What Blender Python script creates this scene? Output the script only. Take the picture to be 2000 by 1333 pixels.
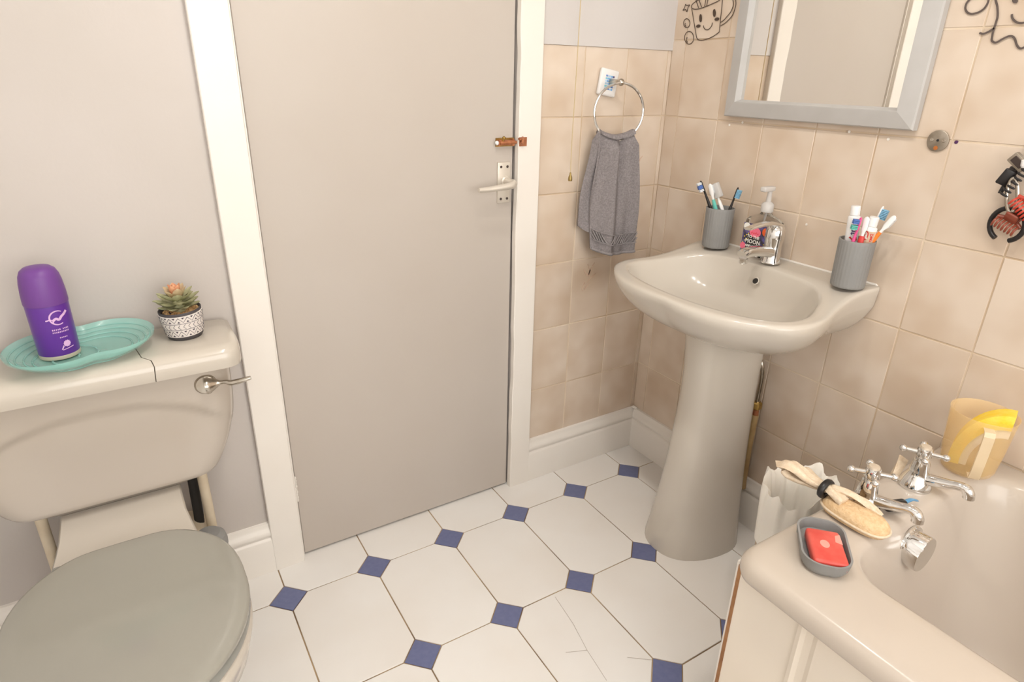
import bpy, bmesh, math, random
from mathutils import Vector, Matrix

for o in list(bpy.data.objects):
    bpy.data.objects.remove(o, do_unlink=True)
SC = bpy.context.scene
COL = SC.collection
random.seed(7)
PI = math.pi

# ------------------------------------------------------------------ camera
cd = bpy.data.cameras.new('camera')
cd.sensor_fit = 'HORIZONTAL'; cd.sensor_width = 36.0; cd.lens = 22.136
cd.clip_start = 0.02; cd.clip_end = 30
cam = bpy.data.objects.new('camera', cd); COL.objects.link(cam)
_r = Vector((0.849898, -0.526544, 0.020605)); _u = Vector((0.188985, 0.341077, 0.920843)); _f = Vector((0.491892, 0.778729, -0.389390))
_m = Matrix((_r, _u, -_f)).transposed().to_4x4()
_m.translation = Vector((-1.421, -1.434, 1.22))
cam.matrix_world = _m
SC.camera = cam

# ------------------------------------------------------------------ world and lamps
w = bpy.data.worlds.new('world'); SC.world = w; w.use_nodes = True
w.node_tree.nodes['Background'].inputs[0].default_value = (0.9, 0.92, 1, 1)
w.node_tree.nodes['Background'].inputs[1].default_value = 0.3
LAMP_C = Vector((-1.02, -1.00, 2.28))
LAMP_W = 3.7
LAMP_COL = (1.0, 0.965, 0.905)
FILL_COL = (1.0, 1.0, 0.985, 1.0)
FILL_STR = 3.5
SPOTS = [(0.0, -0.36), (0.0, 0.0), (0.0, 0.36)]
for dx, dy in SPOTS:
    ld = bpy.data.lights.new('ceiling_spot', 'AREA'); ld.shape = 'DISK'; ld.size = 0.09
    ld.energy = LAMP_W; ld.color = LAMP_COL
    lo = bpy.data.objects.new('ceiling_spot_light', ld); COL.objects.link(lo)
    lo.location = (LAMP_C.x + dx, LAMP_C.y + dy, 2.198)
vs = SC.view_settings
vs.view_transform = 'Standard'; vs.look = 'None'; vs.gamma = 1.0; vs.use_curve_mapping = False
vs.exposure = 0.25

# ------------------------------------------------------------------ helpers: materials
def lin(c):
    c = c / 255.0
    return c / 12.92 if c <= 0.04045 else ((c + 0.055) / 1.055) ** 2.4
def rgb(r, g, b): return (lin(r), lin(g), lin(b), 1.0)

def mat(name, col, rough=0.5, metal=0.0, spec=0.5, coat=0.0, var=None, vscale=6.0, vpos=(0.35, 0.65), bump=0.0, bscale=60.0,
        trans=0.0, ior=1.45, emit=None, estr=0.0, rnd=False, sss=0.0, alpha=1.0, detail=3.0, rvar=0.0, coords='Object'):
    m = bpy.data.materials.new(name); m.use_nodes = True
    nt = m.node_tree; b = nt.nodes['Principled BSDF']
    I = b.inputs
    I['Base Color'].default_value = col
    I['Roughness'].default_value = rough; I['Metallic'].default_value = metal
    I['Specular IOR Level'].default_value = spec; I['IOR'].default_value = ior
    I['Coat Weight'].default_value = coat; I['Coat Roughness'].default_value = 0.04
    I['Transmission Weight'].default_value = trans; I['Alpha'].default_value = alpha
    if sss: I['Subsurface Weight'].default_value = sss; I['Subsurface Radius'].default_value = (0.02, 0.015, 0.01)
    if emit: I['Emission Color'].default_value = emit; I['Emission Strength'].default_value = estr
    tc = nt.nodes.new('ShaderNodeTexCoord')
    vec = tc.outputs[coords]
    if rnd:
        oi = nt.nodes.new('ShaderNodeObjectInfo'); va = nt.nodes.new('ShaderNodeVectorMath'); va.operation = 'MULTIPLY_ADD'
        cx = nt.nodes.new('ShaderNodeCombineXYZ')
        for k in range(3): nt.links.new(oi.outputs['Random'], cx.inputs[k])
        nt.links.new(cx.outputs[0], va.inputs[0]); va.inputs[1].default_value = (37.0, 91.0, 53.0); nt.links.new(vec, va.inputs[2])
        vec = va.outputs[0]
    if var:
        n = nt.nodes.new('ShaderNodeTexNoise'); n.inputs['Scale'].default_value = vscale; n.inputs['Detail'].default_value = detail
        nt.links.new(vec, n.inputs['Vector'])
        r = nt.nodes.new('ShaderNodeValToRGB')
        r.color_ramp.elements[0].position = vpos[0]; r.color_ramp.elements[0].color = col
        r.color_ramp.elements[1].position = vpos[1]; r.color_ramp.elements[1].color = var
        nt.links.new(n.outputs['Fac'], r.inputs['Fac']); nt.links.new(r.outputs['Color'], I['Base Color'])
        if rvar:
            mr = nt.nodes.new('ShaderNodeMapRange'); mr.inputs['To Min'].default_value = rough; mr.inputs['To Max'].default_value = rough + rvar
            nt.links.new(n.outputs['Fac'], mr.inputs['Value']); nt.links.new(mr.outputs[0], I['Roughness'])
    if bump:
        n2 = nt.nodes.new('ShaderNodeTexNoise'); n2.inputs['Scale'].default_value = bscale; n2.inputs['Detail'].default_value = 3
        nt.links.new(vec, n2.inputs['Vector'])
        bp = nt.nodes.new('ShaderNodeBump'); bp.inputs['Strength'].default_value = bump; bp.inputs['Distance'].default_value = 0.002
        nt.links.new(n2.outputs['Fac'], bp.inputs['Height']); nt.links.new(bp.outputs['Normal'], I['Normal'])
    return m

M = {}
M['paint_wall'] = mat('paint_wall', rgb(208, 203, 200), 0.6, var=rgb(204, 198, 194), vscale=3, bump=0.12, bscale=90)
M['paint_left'] = mat('paint_left', rgb(198, 190, 184), 0.55, var=rgb(194, 186, 179), vscale=3, bump=0.12, bscale=90)
M['door'] = mat('door_paint', rgb(190, 181, 172), 0.42, var=rgb(187, 177, 167), vscale=2.2, bump=0.05, bscale=25)
M['trim'] = mat('trim_gloss', rgb(235, 229, 221), 0.3, var=rgb(232, 225, 216), vscale=5, bump=0.06, bscale=30)
M['ceiling'] = mat('ceiling_paint', rgb(242, 240, 238), 0.8)
M['grout'] = mat('wall_grout', rgb(226, 210, 188), 0.9, var=rgb(196, 172, 144), vscale=4, bump=0.3, bscale=200)
M['fgrout'] = mat('floor_grout', rgb(186, 160, 124), 0.9, var=rgb(120, 96, 72), vscale=7, bump=0.4, bscale=300)
M['wtile'] = mat('wall_tile', rgb(203, 182, 160), 0.22, var=rgb(219, 203, 186), vscale=8, vpos=(0.30, 0.66), bump=0.05, bscale=14, rnd=True, detail=2)
M['wtile2'] = mat('wall_tile_motif', rgb(206, 184, 162), 0.22, var=rgb(224, 208, 192), vscale=9, vpos=(0.3, 0.68), bump=0.05, bscale=14, rnd=True, detail=4)
M['motif'] = mat('tile_motif', rgb(196, 164, 142), 0.3, var=rgb(214, 190, 168), vscale=40)
M['ftile'] = mat('floor_tile_white', rgb(236, 233, 229), 0.24, var=rgb(232, 227, 221), vscale=4, bump=0.03, bscale=18, rnd=True)
M['blue'] = mat('floor_tile_blue', rgb(102, 109, 146), 0.3, var=rgb(112, 118, 154), vscale=90, vpos=(0.3, 0.8), rnd=True, bump=0.1, bscale=200)
M['ceramic'] = mat('white_ceramic', rgb(203, 195, 184), 0.15, coat=0.1, var=rgb(199, 190, 177), vscale=3)
M['cistern'] = mat('cistern_ceramic', rgb(192, 182, 171), 0.17, coat=0.1, var=rgb(188, 177, 164), vscale=3)
M['acrylic'] = mat('bath_acrylic', rgb(194, 182, 170), 0.2, coat=0.1, var=rgb(198, 186, 172), vscale=2)
M['panel'] = mat('bath_panel', rgb(230, 220, 206), 0.35, var=rgb(226, 214, 198), vscale=3)
M['wood'] = mat('raw_wood_edge', rgb(164, 118, 78), 0.7, var=rgb(130, 88, 54), vscale=30)
M['seat_grey'] = mat('seat_lid_grey', rgb(152, 149, 140), 0.16, coat=0.3, var=rgb(156, 153, 143), vscale=4)
M['seat_dark'] = mat('seat_grey', rgb(146, 146, 140), 0.2)
M['chrome'] = mat('chrome', rgb(225, 224, 222), 0.07, 1.0)
M['chrome_dull'] = mat('dull_chrome', rgb(196, 190, 180), 0.22, 1.0, var=rgb(176, 166, 152), vscale=40)
M['alu'] = mat('painted_aluminium', rgb(214, 206, 194), 0.35, 0.35)
M['steel'] = mat('dull_steel', rgb(168, 158, 145), 0.4, 0.8, var=rgb(150, 140, 126), vscale=60)
M['screw'] = mat('dark_screw', rgb(84, 74, 70), 0.4, 0.8)
M['rust'] = mat('rust', rgb(176, 104, 48), 0.9)
M['copper'] = mat('aged_copper', rgb(188, 124, 86), 0.35, 0.35, var=rgb(160, 100, 68), vscale=60)
M['brass'] = mat('brass', rgb(190, 158, 92), 0.3, 0.9, var=rgb(150, 122, 66), vscale=60)
M['gold'] = mat('brass_knob', rgb(158, 136, 84), 0.35, 0.8)
M['cord'] = mat('pull_cord', rgb(196, 176, 138), 0.9)
M['black'] = mat('black_plastic', rgb(34, 31, 31), 0.35)
M['dark'] = mat('dark_void', rgb(46, 42, 38), 0.8)
M['white_pl'] = mat('white_plastic', rgb(232, 230, 228), 0.3)
M['beige_pl'] = mat('beige_pipe', rgb(216, 202, 178), 0.45, var=rgb(206, 190, 164), vscale=20)
M['grey_pl'] = mat('grey_plastic', rgb(138, 137, 135), 0.5, var=rgb(143, 142, 140), vscale=10)
M['mirror'] = mat('mirror_glass', rgb(238, 236, 232), 0.0, 1.0)
M['frame'] = mat('mirror_frame_grey', rgb(186, 183, 180), 0.42, var=rgb(180, 177, 173), vscale=12)
M['frame_in'] = mat('mirror_frame_edge', rgb(214, 212, 210), 0.4)
M['sticker'] = mat('sticker_line', rgb(74, 58, 46), 0.6)
M['sticker2'] = mat('sticker_line_grey', rgb(92, 80, 74), 0.6)
M['towel'] = mat('grey_terry', rgb(126, 120, 120), 0.95, spec=0.1, var=rgb(150, 143, 143), vscale=260, vpos=(0.3, 0.7), bump=1.0, bscale=420)
M['towel_band'] = mat('grey_terry_band', rgb(136, 130, 130), 0.9, spec=0.1, var=rgb(146, 140, 139), vscale=160, bump=0.3, bscale=500)
M['purple'] = mat('purple_can', rgb(96, 46, 146), 0.3, coat=0.2)
M['purple_cap'] = mat('purple_cap', rgb(112, 66, 142), 0.42)
M['pink_print'] = mat('pale_pink_print', rgb(222, 180, 222), 0.5)
M['cream'] = mat('cream_rim', rgb(214, 200, 180), 0.35, 0.3)
M['teal'] = mat('teal_frosted_glass', rgb(164, 222, 211), 0.2, alpha=0.45, coat=0.3, var=rgb(172, 226, 216), vscale=14)
M['pot_dark'] = mat('pot_dark', rgb(72, 68, 70), 0.6)
M['pot_white'] = mat('pot_white', rgb(226, 218, 212), 0.6)
M['pot_line'] = mat('pot_line', rgb(78, 72, 84), 0.6)
M['gravel'] = mat('tan_gravel', rgb(206, 158, 104), 0.8, var=rgb(226, 188, 136), vscale=200)
M['leaf'] = mat('succulent_leaf', rgb(166, 166, 124), 0.6, var=rgb(186, 184, 146), vscale=80)
M['leaf_tan'] = mat('succulent_leaf_tan', rgb(196, 166, 132), 0.6, var=rgb(208, 186, 150), vscale=80)
M['leaf_pink'] = mat('succulent_leaf_pink', rgb(222, 138, 110), 0.6, var=rgb(226, 168, 128), vscale=80)
M['clear'] = mat('clear_plastic', (0.96, 0.95, 0.93, 1), 0.03, trans=1.0, ior=1.2)
M['pump'] = mat('clear_white_pump', rgb(230, 226, 222), 0.25, trans=0.35)
M['bristle_w'] = mat('bristle_white', rgb(226, 228, 232), 0.7)
M['bristle_b'] = mat('bristle_blue', rgb(88, 120, 190), 0.7)
M['bristle_lb'] = mat('bristle_light_blue', rgb(126, 176, 206), 0.7)
M['bristle_t'] = mat('bristle_teal', rgb(104, 190, 176), 0.7)
M['pink'] = mat('pink_plastic', rgb(232, 92, 150), 0.35)
M['red_pl'] = mat('red_plastic', rgb(206, 62, 58), 0.35)
M['orange'] = mat('orange_plastic', rgb(244, 130, 46), 0.35)
M['navy_print'] = mat('navy_print', rgb(44, 40, 96), 0.5)
M['white_print'] = mat('white_print', rgb(238, 236, 230), 0.6)
M['lbl_dark'] = mat('label_dark', rgb(62, 56, 72), 0.5, var=rgb(96, 86, 136), vscale=70, vpos=(0.45, 0.6))
M['lbl_black'] = mat('label_black', rgb(48, 44, 44), 0.5)
M['lbl_pink'] = mat('label_pink', rgb(234, 112, 138), 0.5)
M['lbl_red'] = mat('label_red', rgb(222, 74, 84), 0.5)
M['lbl_orange'] = mat('label_orange', rgb(240, 106, 46), 0.5)
M['lbl_blue'] = mat('label_blue', rgb(104, 100, 168), 0.5)
M['lbl_tan'] = mat('label_tan', rgb(206, 178, 152), 0.5)
M['soap_red'] = mat('red_soap', rgb(214, 78, 68), 0.35, sss=0.15, var=rgb(224, 104, 92), vscale=25)
M['soap_pale'] = mat('soap_wet_print', rgb(236, 160, 146), 0.3)
M['loofah'] = mat('tan_terry', rgb(214, 180, 138), 0.95, spec=0.1, var=rgb(226, 196, 156), vscale=180, bump=0.8, bscale=350)
M['loofah2'] = mat('pale_cloth', rgb(216, 194, 166), 0.95, spec=0.1, var=rgb(226, 208, 184), vscale=120, bump=0.6, bscale=300)
M['jug'] = mat('frosted_jug', rgb(252, 216, 152), 0.4, alpha=0.30, var=rgb(252, 220, 160))
M['jug_h'] = mat('frosted_jug_handle', rgb(240, 220, 186), 0.35, alpha=0.7)
M['sponge'] = mat('yellow_sponge', rgb(252, 214, 62), 0.9, var=rgb(252, 224, 96), vscale=60, bump=0.5, bscale=260)
M['bag'] = mat('white_bin_liner', rgb(236, 230, 220), 0.4, sss=0.1, bump=0.3, bscale=30)
M['bin'] = mat('tan_bin', rgb(196, 176, 150), 0.5)
M['blue_pl'] = mat('blue_plastic', rgb(96, 150, 190), 0.35)
M['claw_red'] = mat('red_claw', rgb(206, 72, 52), 0.25, trans=0.2)
M['claw_brown'] = mat('brown_claw', rgb(150, 74, 54), 0.25, trans=0.2)
M['lamp_glow'] = mat('lamp_glow', (1, 1, 1, 1), 0.5, emit=(1.0, 0.92, 0.84, 1), estr=12.0)
M['frosted'] = mat('fill_window_glow', (0.9, 0.9, 0.9, 1), 0.5, emit=FILL_COL, estr=FILL_STR)  # glowing pane of the invented window behind the camera
MOSAIC = [mat('mosaic_%s' % n, rgb(*c), 0.2) for n, c in (('sky', (120, 172, 222)), ('blue', (84, 124, 192)), ('navy', (64, 62, 118)), ('pale', (176, 206, 232)), ('aqua', (128, 196, 208)))]

# ------------------------------------------------------------------ helpers: geometry (verts, faces)
def join(*gs):
    V, F = [], []
    for g in gs:
        o = len(V); V += [tuple(v) for v in g[0]]; F += [tuple(i + o for i in f) for f in g[1]]
    return V, F
def xf(g, loc=(0, 0, 0), rot=(0, 0, 0), scale=(1, 1, 1), m=None):
    if m is None:
        from mathutils import Euler
        m = Matrix.Translation(loc) @ Euler(rot, 'XYZ').to_matrix().to_4x4() @ Matrix.Diagonal((*scale, 1))
    return [tuple(m @ Vector(v)) for v in g[0]], g[1]
def box(x0, x1, y0, y1, z0, z1):
    V = [(x0, y0, z0), (x1, y0, z0), (x1, y1, z0), (x0, y1, z0), (x0, y0, z1), (x1, y0, z1), (x1, y1, z1), (x0, y1, z1)]
    return V, [(0, 3, 2, 1), (4, 5, 6, 7), (0, 1, 5, 4), (1, 2, 6, 5), (2, 3, 7, 6), (3, 0, 4, 7)]
def bbox(x0, x1, y0, y1, z0, z1, r=0.003, seg=2):
    bm = bmesh.new(); V, F = box(x0, x1, y0, y1, z0, z1)
    vs_ = [bm.verts.new(v) for v in V]
    for f in F: bm.faces.new([vs_[i] for i in f])
    bmesh.ops.bevel(bm, geom=list(bm.edges), offset=r, segments=seg, affect='EDGES', profile=0.5)
    bm.verts.index_update()
    g = ([tuple(v.co) for v in bm.verts], [tuple(v.index for v in f.verts) for f in bm.faces]); bm.free(); return g
def loft(rings, cap0=True, cap1=True, closed=True):
    V, F = [], []; n = len(rings[0])
    for r in rings: V += [tuple(p) for p in r]
    for k in range(len(rings) - 1):
        for i in range(n if closed else n - 1):
            j = (i + 1) % n
            F.append((k * n + i, k * n + j, (k + 1) * n + j, (k + 1) * n + i))
    if cap0: F.append(tuple(reversed(range(n))))
    if cap1: F.append(tuple((len(rings) - 1) * n + i for i in range(n)))
    return V, F
def lathe(prof, n=32, cap0=True, cap1=True, fl=None):
    rings = []
    for r, z in prof:
        rings.append([((r * (1 if fl is None else fl(2 * PI * i / n, z))) * math.cos(2 * PI * i / n), (r * (1 if fl is None else fl(2 * PI * i / n, z))) * math.sin(2 * PI * i / n), z) for i in range(n)])
    return loft(rings, cap0, cap1)
def sphere(c, r, n=12, sz=1.0):
    pr = [(max(1e-5, r * math.sin(PI * k / n)), -r * math.cos(PI * k / n) * sz) for k in range(n + 1)]
    return xf(lathe(pr, n * 2), loc=c)
def tube(pts, rad, n=10, closed=False, flat=1.0, cap=True):
    P = [Vector(p) for p in pts]; N = len(P)
    R = rad if isinstance(rad, (list, tuple)) else [rad] * N
    T = []
    for i in range(N):
        a = P[(i - 1) % N] if (closed or i > 0) else P[i]; b = P[(i + 1) % N] if (closed or i < N - 1) else P[i]
        T.append((b - a).normalized())
    up = Vector((0, 0, 1)) if abs(T[0].z) < 0.9 else Vector((1, 0, 0))
    nrm = (up - T[0] * up.dot(T[0])).normalized(); rings = []
    for i in range(N):
        nrm = (nrm - T[i] * nrm.dot(T[i])).normalized(); bn = T[i].cross(nrm)
        rings.append([tuple(P[i] + nrm * (R[i] * flat * math.cos(2 * PI * k / n)) + bn * (R[i] * math.sin(2 * PI * k / n))) for k in range(n)])
    if closed: rings.append(rings[0])
    return loft(rings, cap and not closed, cap and not closed)
def spline(pts, k=6, closed=False):
    P = [Vector(p) for p in pts]; N = len(P); out = []
    rng = range(N if closed else N - 1)
    for i in rng:
        g = lambda j: P[j % N] if closed else P[min(max(j, 0), N - 1)]
        a, b, c, d = g(i - 1), g(i), g(i + 1), g(i + 2)
        for s in range(k):
            t = s / k
            out.append(0.5 * ((2 * b) + (c - a) * t + (2 * a - 5 * b + 4 * c - d) * t * t + (3 * b - a - 3 * c + d) * t ** 3))
    if not closed: out.append(P[-1])
    return out
def prism(poly, z0, z1):
    return loft([[(x, y, z0) for x, y in poly], [(x, y, z1) for x, y in poly]])
def slab(poly, h, ch):      # chamfered tile in the xy plane, top at z=0
    cx = sum(p[0] for p in poly) / len(poly); cy = sum(p[1] for p in poly) / len(poly)
    ins = []
    for x, y in poly:
        d = math.hypot(x - cx, y - cy) or 1; k = max(0.0, 1 - ch * 1.2 / d); ins.append((cx + (x - cx) * k, cy + (y - cy) * k))
    return loft([[(x, y, -h) for x, y in poly], [(x, y, -ch) for x, y in poly], [(x, y, 0) for x, y in ins]])
def rrect(x0, x1, y0, y1, r, z, n=6):
    out = []
    for cx, cy, a0 in ((x1 - r, y1 - r, 0), (x0 + r, y1 - r, PI / 2), (x0 + r, y0 + r, PI), (x1 - r, y0 + r, 1.5 * PI)):
        for i in range(n + 1):
            a = a0 + PI / 2 * i / n; out.append((cx + r * math.cos(a), cy + r * math.sin(a), z))
    return out
def ribbon(pts, wd, h=0.0006, closed=False):     # flat line in the xy plane
    P = [Vector((p[0], p[1], 0)) for p in pts]; N = len(P); rings = []
    W = wd if isinstance(wd, (list, tuple)) else [wd] * N
    for i in range(N):
        a = P[i - 1] if (closed or i > 0) else P[i]; b = P[(i + 1) % N] if (closed or i < N - 1) else P[i]
        t = (b - a); t = t.normalized() if t.length > 1e-9 else Vector((1, 0, 0)); n = Vector((-t.y, t.x, 0)) * W[i] / 2
        rings.append([tuple(P[i] + n), tuple(P[i] - n), tuple(P[i] - n + Vector((0, 0, h))), tuple(P[i] + n + Vector((0, 0, h)))])
    if closed: rings.append(rings[0])
    return loft(rings, not closed, not closed)
def text_geo(s, size, depth=0.0004, align='CENTER', bold=0.0):
    cu = bpy.data.curves.new('t', 'FONT'); cu.body = s; cu.size = size; cu.extrude = depth; cu.align_x = align; cu.align_y = 'CENTER'
    cu.offset = bold; cu.resolution_u = 2
    o = bpy.data.objects.new('t', cu); COL.objects.link(o)
    me = o.to_mesh()
    g = ([tuple(v.co) for v in me.vertices], [tuple(p.vertices) for p in me.polygons])
    o.to_mesh_clear(); bpy.data.objects.remove(o, do_unlink=True); bpy.data.curves.remove(cu)
    return g
# plane mappers: 2D drawing (a, b, h) -> world
def on_right(g):   # drawing (y, z) on the right wall, h out of the wall (towards -x)
    return [(-v[2], v[0], v[1]) for v in g[0]], g[1]

# ------------------------------------------------------------------ helpers: objects
def make_mesh(name, g, m, smooth=30):
    me = bpy.data.meshes.new(name); me.from_pydata([tuple(v) for v in g[0]], [], g[1])
    bm = bmesh.new(); bm.from_mesh(me)
    bmesh.ops.remove_doubles(bm, verts=bm.verts, dist=1e-6)
    bmesh.ops.recalc_face_normals(bm, faces=bm.faces)
    if smooth:
        lim = math.radians(smooth)
        for f in bm.faces: f.smooth = True
        for e in bm.edges: e.smooth = (len(e.link_faces) == 2 and e.calc_face_angle(0) < lim)
    bm.to_mesh(me); bm.free()
    me.materials.append(M[m] if isinstance(m, str) else m)
    return me
def part(name, g, m, parent=None, smooth=30, label=None):
    o = bpy.data.objects.new(name, g if isinstance(g, bpy.types.Mesh) else make_mesh(name, g, m, smooth)); COL.objects.link(o)
    if parent is not None: o.parent = parent
    if label: o['label'] = label
    return o
def thing(name, label, cat, loc=(0, 0, 0), rz=0.0, group=None):
    o = bpy.data.objects.new(name, None); COL.objects.link(o); o.empty_display_size = 0.02
    o.location = loc; o.rotation_euler = (0, 0, rz); o['label'] = label; o['category'] = cat
    if group: o['group'] = group
    return o
def tag(o, label, cat, group=None):
    o['label'] = label; o['category'] = cat
    if group: o['group'] = group
    return o
def struct(o, label=None, cat=None):
    o['kind'] = 'structure'
    if label: o['label'] = label
    if cat: o['category'] = cat
    return o
def clip(poly, a, b, c):   # keep a*x+b*y<=c
    out = []
    for i in range(len(poly)):
        p, q = poly[i], poly[(i + 1) % len(poly)]
        dp, dq = a * p[0] + b * p[1] - c, a * q[0] + b * q[1] - c
        if dp <= 0: out.append(p)
        if (dp < 0 < dq) or (dq < 0 < dp):
            t = dp / (dp - dq); out.append((p[0] + (q[0] - p[0]) * t, p[1] + (q[1] - p[1]) * t))
    return out
def cliprect(poly, x0, x1, y0, y1):
    for a, b, c in ((1, 0, x1), (-1, 0, -x0), (0, 1, y1), (0, -1, -y0)):
        poly = clip(poly, a, b, c)
        if len(poly) < 3: return []
    # drop doubled points and slivers
    o = []
    for p in poly:
        if not o or math.hypot(p[0] - o[-1][0], p[1] - o[-1][1]) > 1e-4: o.append(p)
    if len(o) > 2 and math.hypot(o[0][0] - o[-1][0], o[0][1] - o[-1][1]) < 1e-4: o.pop()
    A = 0.5 * abs(sum(o[i][0] * o[(i + 1) % len(o)][1] - o[(i + 1) % len(o)][0] * o[i][1] for i in range(len(o)))) if len(o) > 2 else 0
    return o if A > 3e-5 else []

# ================================================================== the room
XL, YF, ZC = -2.02, -2.55, 2.35      # left wall, wall behind the camera, ceiling
DX0, DX1, DZ = -1.172, -0.520, 1.985  # door opening

# floor: screed + octagonal tiles + blue dots
floor = struct(part('floor', box(XL - 0.1, 0.1, YF - 0.1, 0.12, -0.06, -0.0022), 'fgrout', smooth=0), 'white octagon tiled floor with small blue square insets', 'floor')
GX, GY, PX, PY, GR, DOT = -1.2427, -0.1297, 0.22327, 0.32112, -0.0078, 0.0466
def grid(a, b):
    c, s = math.cos(GR), math.sin(GR); return (GX + c * a - s * b, GY + s * a + c * b)
g_ = 0.0015
hx, hy = PX / 2 - g_, PY / 2 - g_
kx, ky = PX / 2 - DOT - g_ * 0.414, PY / 2 - DOT - g_ * 0.414
OCT = [(kx, -hy), (hx, -ky), (hx, ky), (kx, hy), (-kx, hy), (-hx, ky), (-hx, -ky), (-kx, -hy)]
dd = DOT - g_ * 1.0
DIA = [(dd, 0), (0, dd), (-dd, 0), (0, -dd)]
def place_tile(name, poly, ca, cb, m, cache):
    pts = [grid(ca + x, cb + y) for x, y in poly]
    cp = cliprect(pts, XL, 0.0, YF, 0.035)
    if not cp: return
    c0 = grid(ca, cb)
    if len(cp) == len(poly) and all(math.hypot(p[0] - q[0], p[1] - q[1]) < 1e-4 for p, q in zip(cp, pts)):
        if 'm' not in cache: cache['m'] = make_mesh(name, slab(poly, 0.006, 0.0008), m, 0)
        o = part(name, cache['m'], m, floor); o.rotation_euler = (0, 0, GR)
    else:
        o = part(name, slab([(p[0] - c0[0], p[1] - c0[1]) for p in cp], 0.006, 0.0008), m, floor, 0)
    rr = random.Random(int(ca * 1000) * 7 + int(cb * 1000))
    o.location = (c0[0], c0[1], rr.uniform(-0.0004, 0.0002))
c1, c2 = {}, {}
for i in range(-5, 8):
    for j in range(-2, 9):
        place_tile('floor_tile', OCT, (i + 0.5) * PX, -(j - 0.5) * PY, 'ftile', c1)
        place_tile('accent_tile', DIA, i * PX, -j * PY, 'blue', c2)

for ck in ([(-0.664, -0.468), (-0.676, -0.561), (-0.694, -0.6375), (-0.706, -0.722)], [(-0.740, -0.617), (-0.694, -0.6375)], [(-0.627, -0.700), (-0.584, -0.733)]):
    part('tile_crack', xf(ribbon(ck, 0.0007, 0.0002), loc=(0, 0, 0.0003)), mat('crack_line', rgb(168, 154, 140), 0.8), floor, 0)
# ceiling
struct(part('ceiling', box(XL - 0.1, 0.1, YF - 0.1, 0.1, ZC, ZC + 0.06), 'ceiling', smooth=0), 'plain white painted ceiling', 'ceiling')
# back wall with door opening; plaster surface at y=0 (tiles stand on a recessed bed)
TX0, TTOP = -0.455, 1.293
wall_back = struct(part('wall_back', join(box(XL - 0.1, DX0 - 0.004, 0, 0.1, -0.003, ZC), box(DX1 + 0.004, TX0, 0, 0.1, -0.003, ZC), box(DX0 - 0.004, DX1 + 0.004, 0, 0.1, DZ + 0.004, ZC),
                   box(TX0, 0.1, 0.0016, 0.1, -0.003, TTOP), box(TX0, 0.1, -0.003, 0.1, TTOP, ZC)), 'paint_left', smooth=0), 'pale painted wall around the grey door, half tiled beside it', 'wall')
wall_back.data.materials.append(M['grout']); wall_back.data.materials.append(M['paint_wall'])
for p in wall_back.data.polygons:
    c = p.center
    if c.x > TX0 - 0.001 and c.z < TTOP - 0.001: p.material_index = 1
    elif c.x > TX0 - 0.001: p.material_index = 2
wall_right = struct(part('wall_right', box(0.0016, 0.1, YF - 0.1, 0.0016, -0.003, ZC), 'grout', smooth=0), 'wall tiled in mottled beige behind the basin and bath', 'wall')
struct(part('wall_left', box(XL - 0.1, XL, YF - 0.1, 0.0, -0.003, ZC), 'ceiling', smooth=0), 'plain painted wall left of the toilet', 'wall')
WX0, WX1, WZ0, WZ1 = -1.92, -0.12, 0.70, 1.95
struct(part('wall_front', join(box(XL, WX0, YF - 0.1, YF, -0.003, ZC), box(WX1, 0.0025, YF - 0.1, YF, -0.003, ZC), box(WX0, WX1, YF - 0.1, YF, -0.003, WZ0), box(WX0, WX1, YF - 0.1, YF, WZ1, ZC)), 'ceiling', smooth=0), 'painted wall with an added fill window behind the camera', 'wall')
fill_win = bpy.data.objects.new('fill_window', None); COL.objects.link(fill_win); struct(fill_win, 'wide frosted window added behind the camera as soft fill light', 'window')  # unseen window, added only to throw soft frontal fill on the low surfaces
part('fill_window_frame', join(box(WX0, WX0 + 0.05, YF - 0.07, YF - 0.01, WZ0, WZ1), box(WX1 - 0.05, WX1, YF - 0.07, YF - 0.01, WZ0, WZ1), box(WX0 + 0.05, WX1 - 0.05, YF - 0.07, YF - 0.01, WZ0, WZ0 + 0.05), box(WX0 + 0.05, WX1 - 0.05, YF - 0.07, YF - 0.01, WZ1 - 0.05, WZ1)), 'white_pl', fill_win, 0)
part('fill_window_pane', box(WX0 + 0.05, WX1 - 0.05, YF - 0.05, YF - 0.04, WZ0 + 0.05, WZ1 - 0.05), 'frosted', fill_win, 0)
part('fill_window_sill', bbox(WX0 - 0.03, WX1 + 0.03, YF - 0.02, YF + 0.04, WZ0 - 0.025, WZ0, 0.004, 2), 'trim', fill_win)

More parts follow.
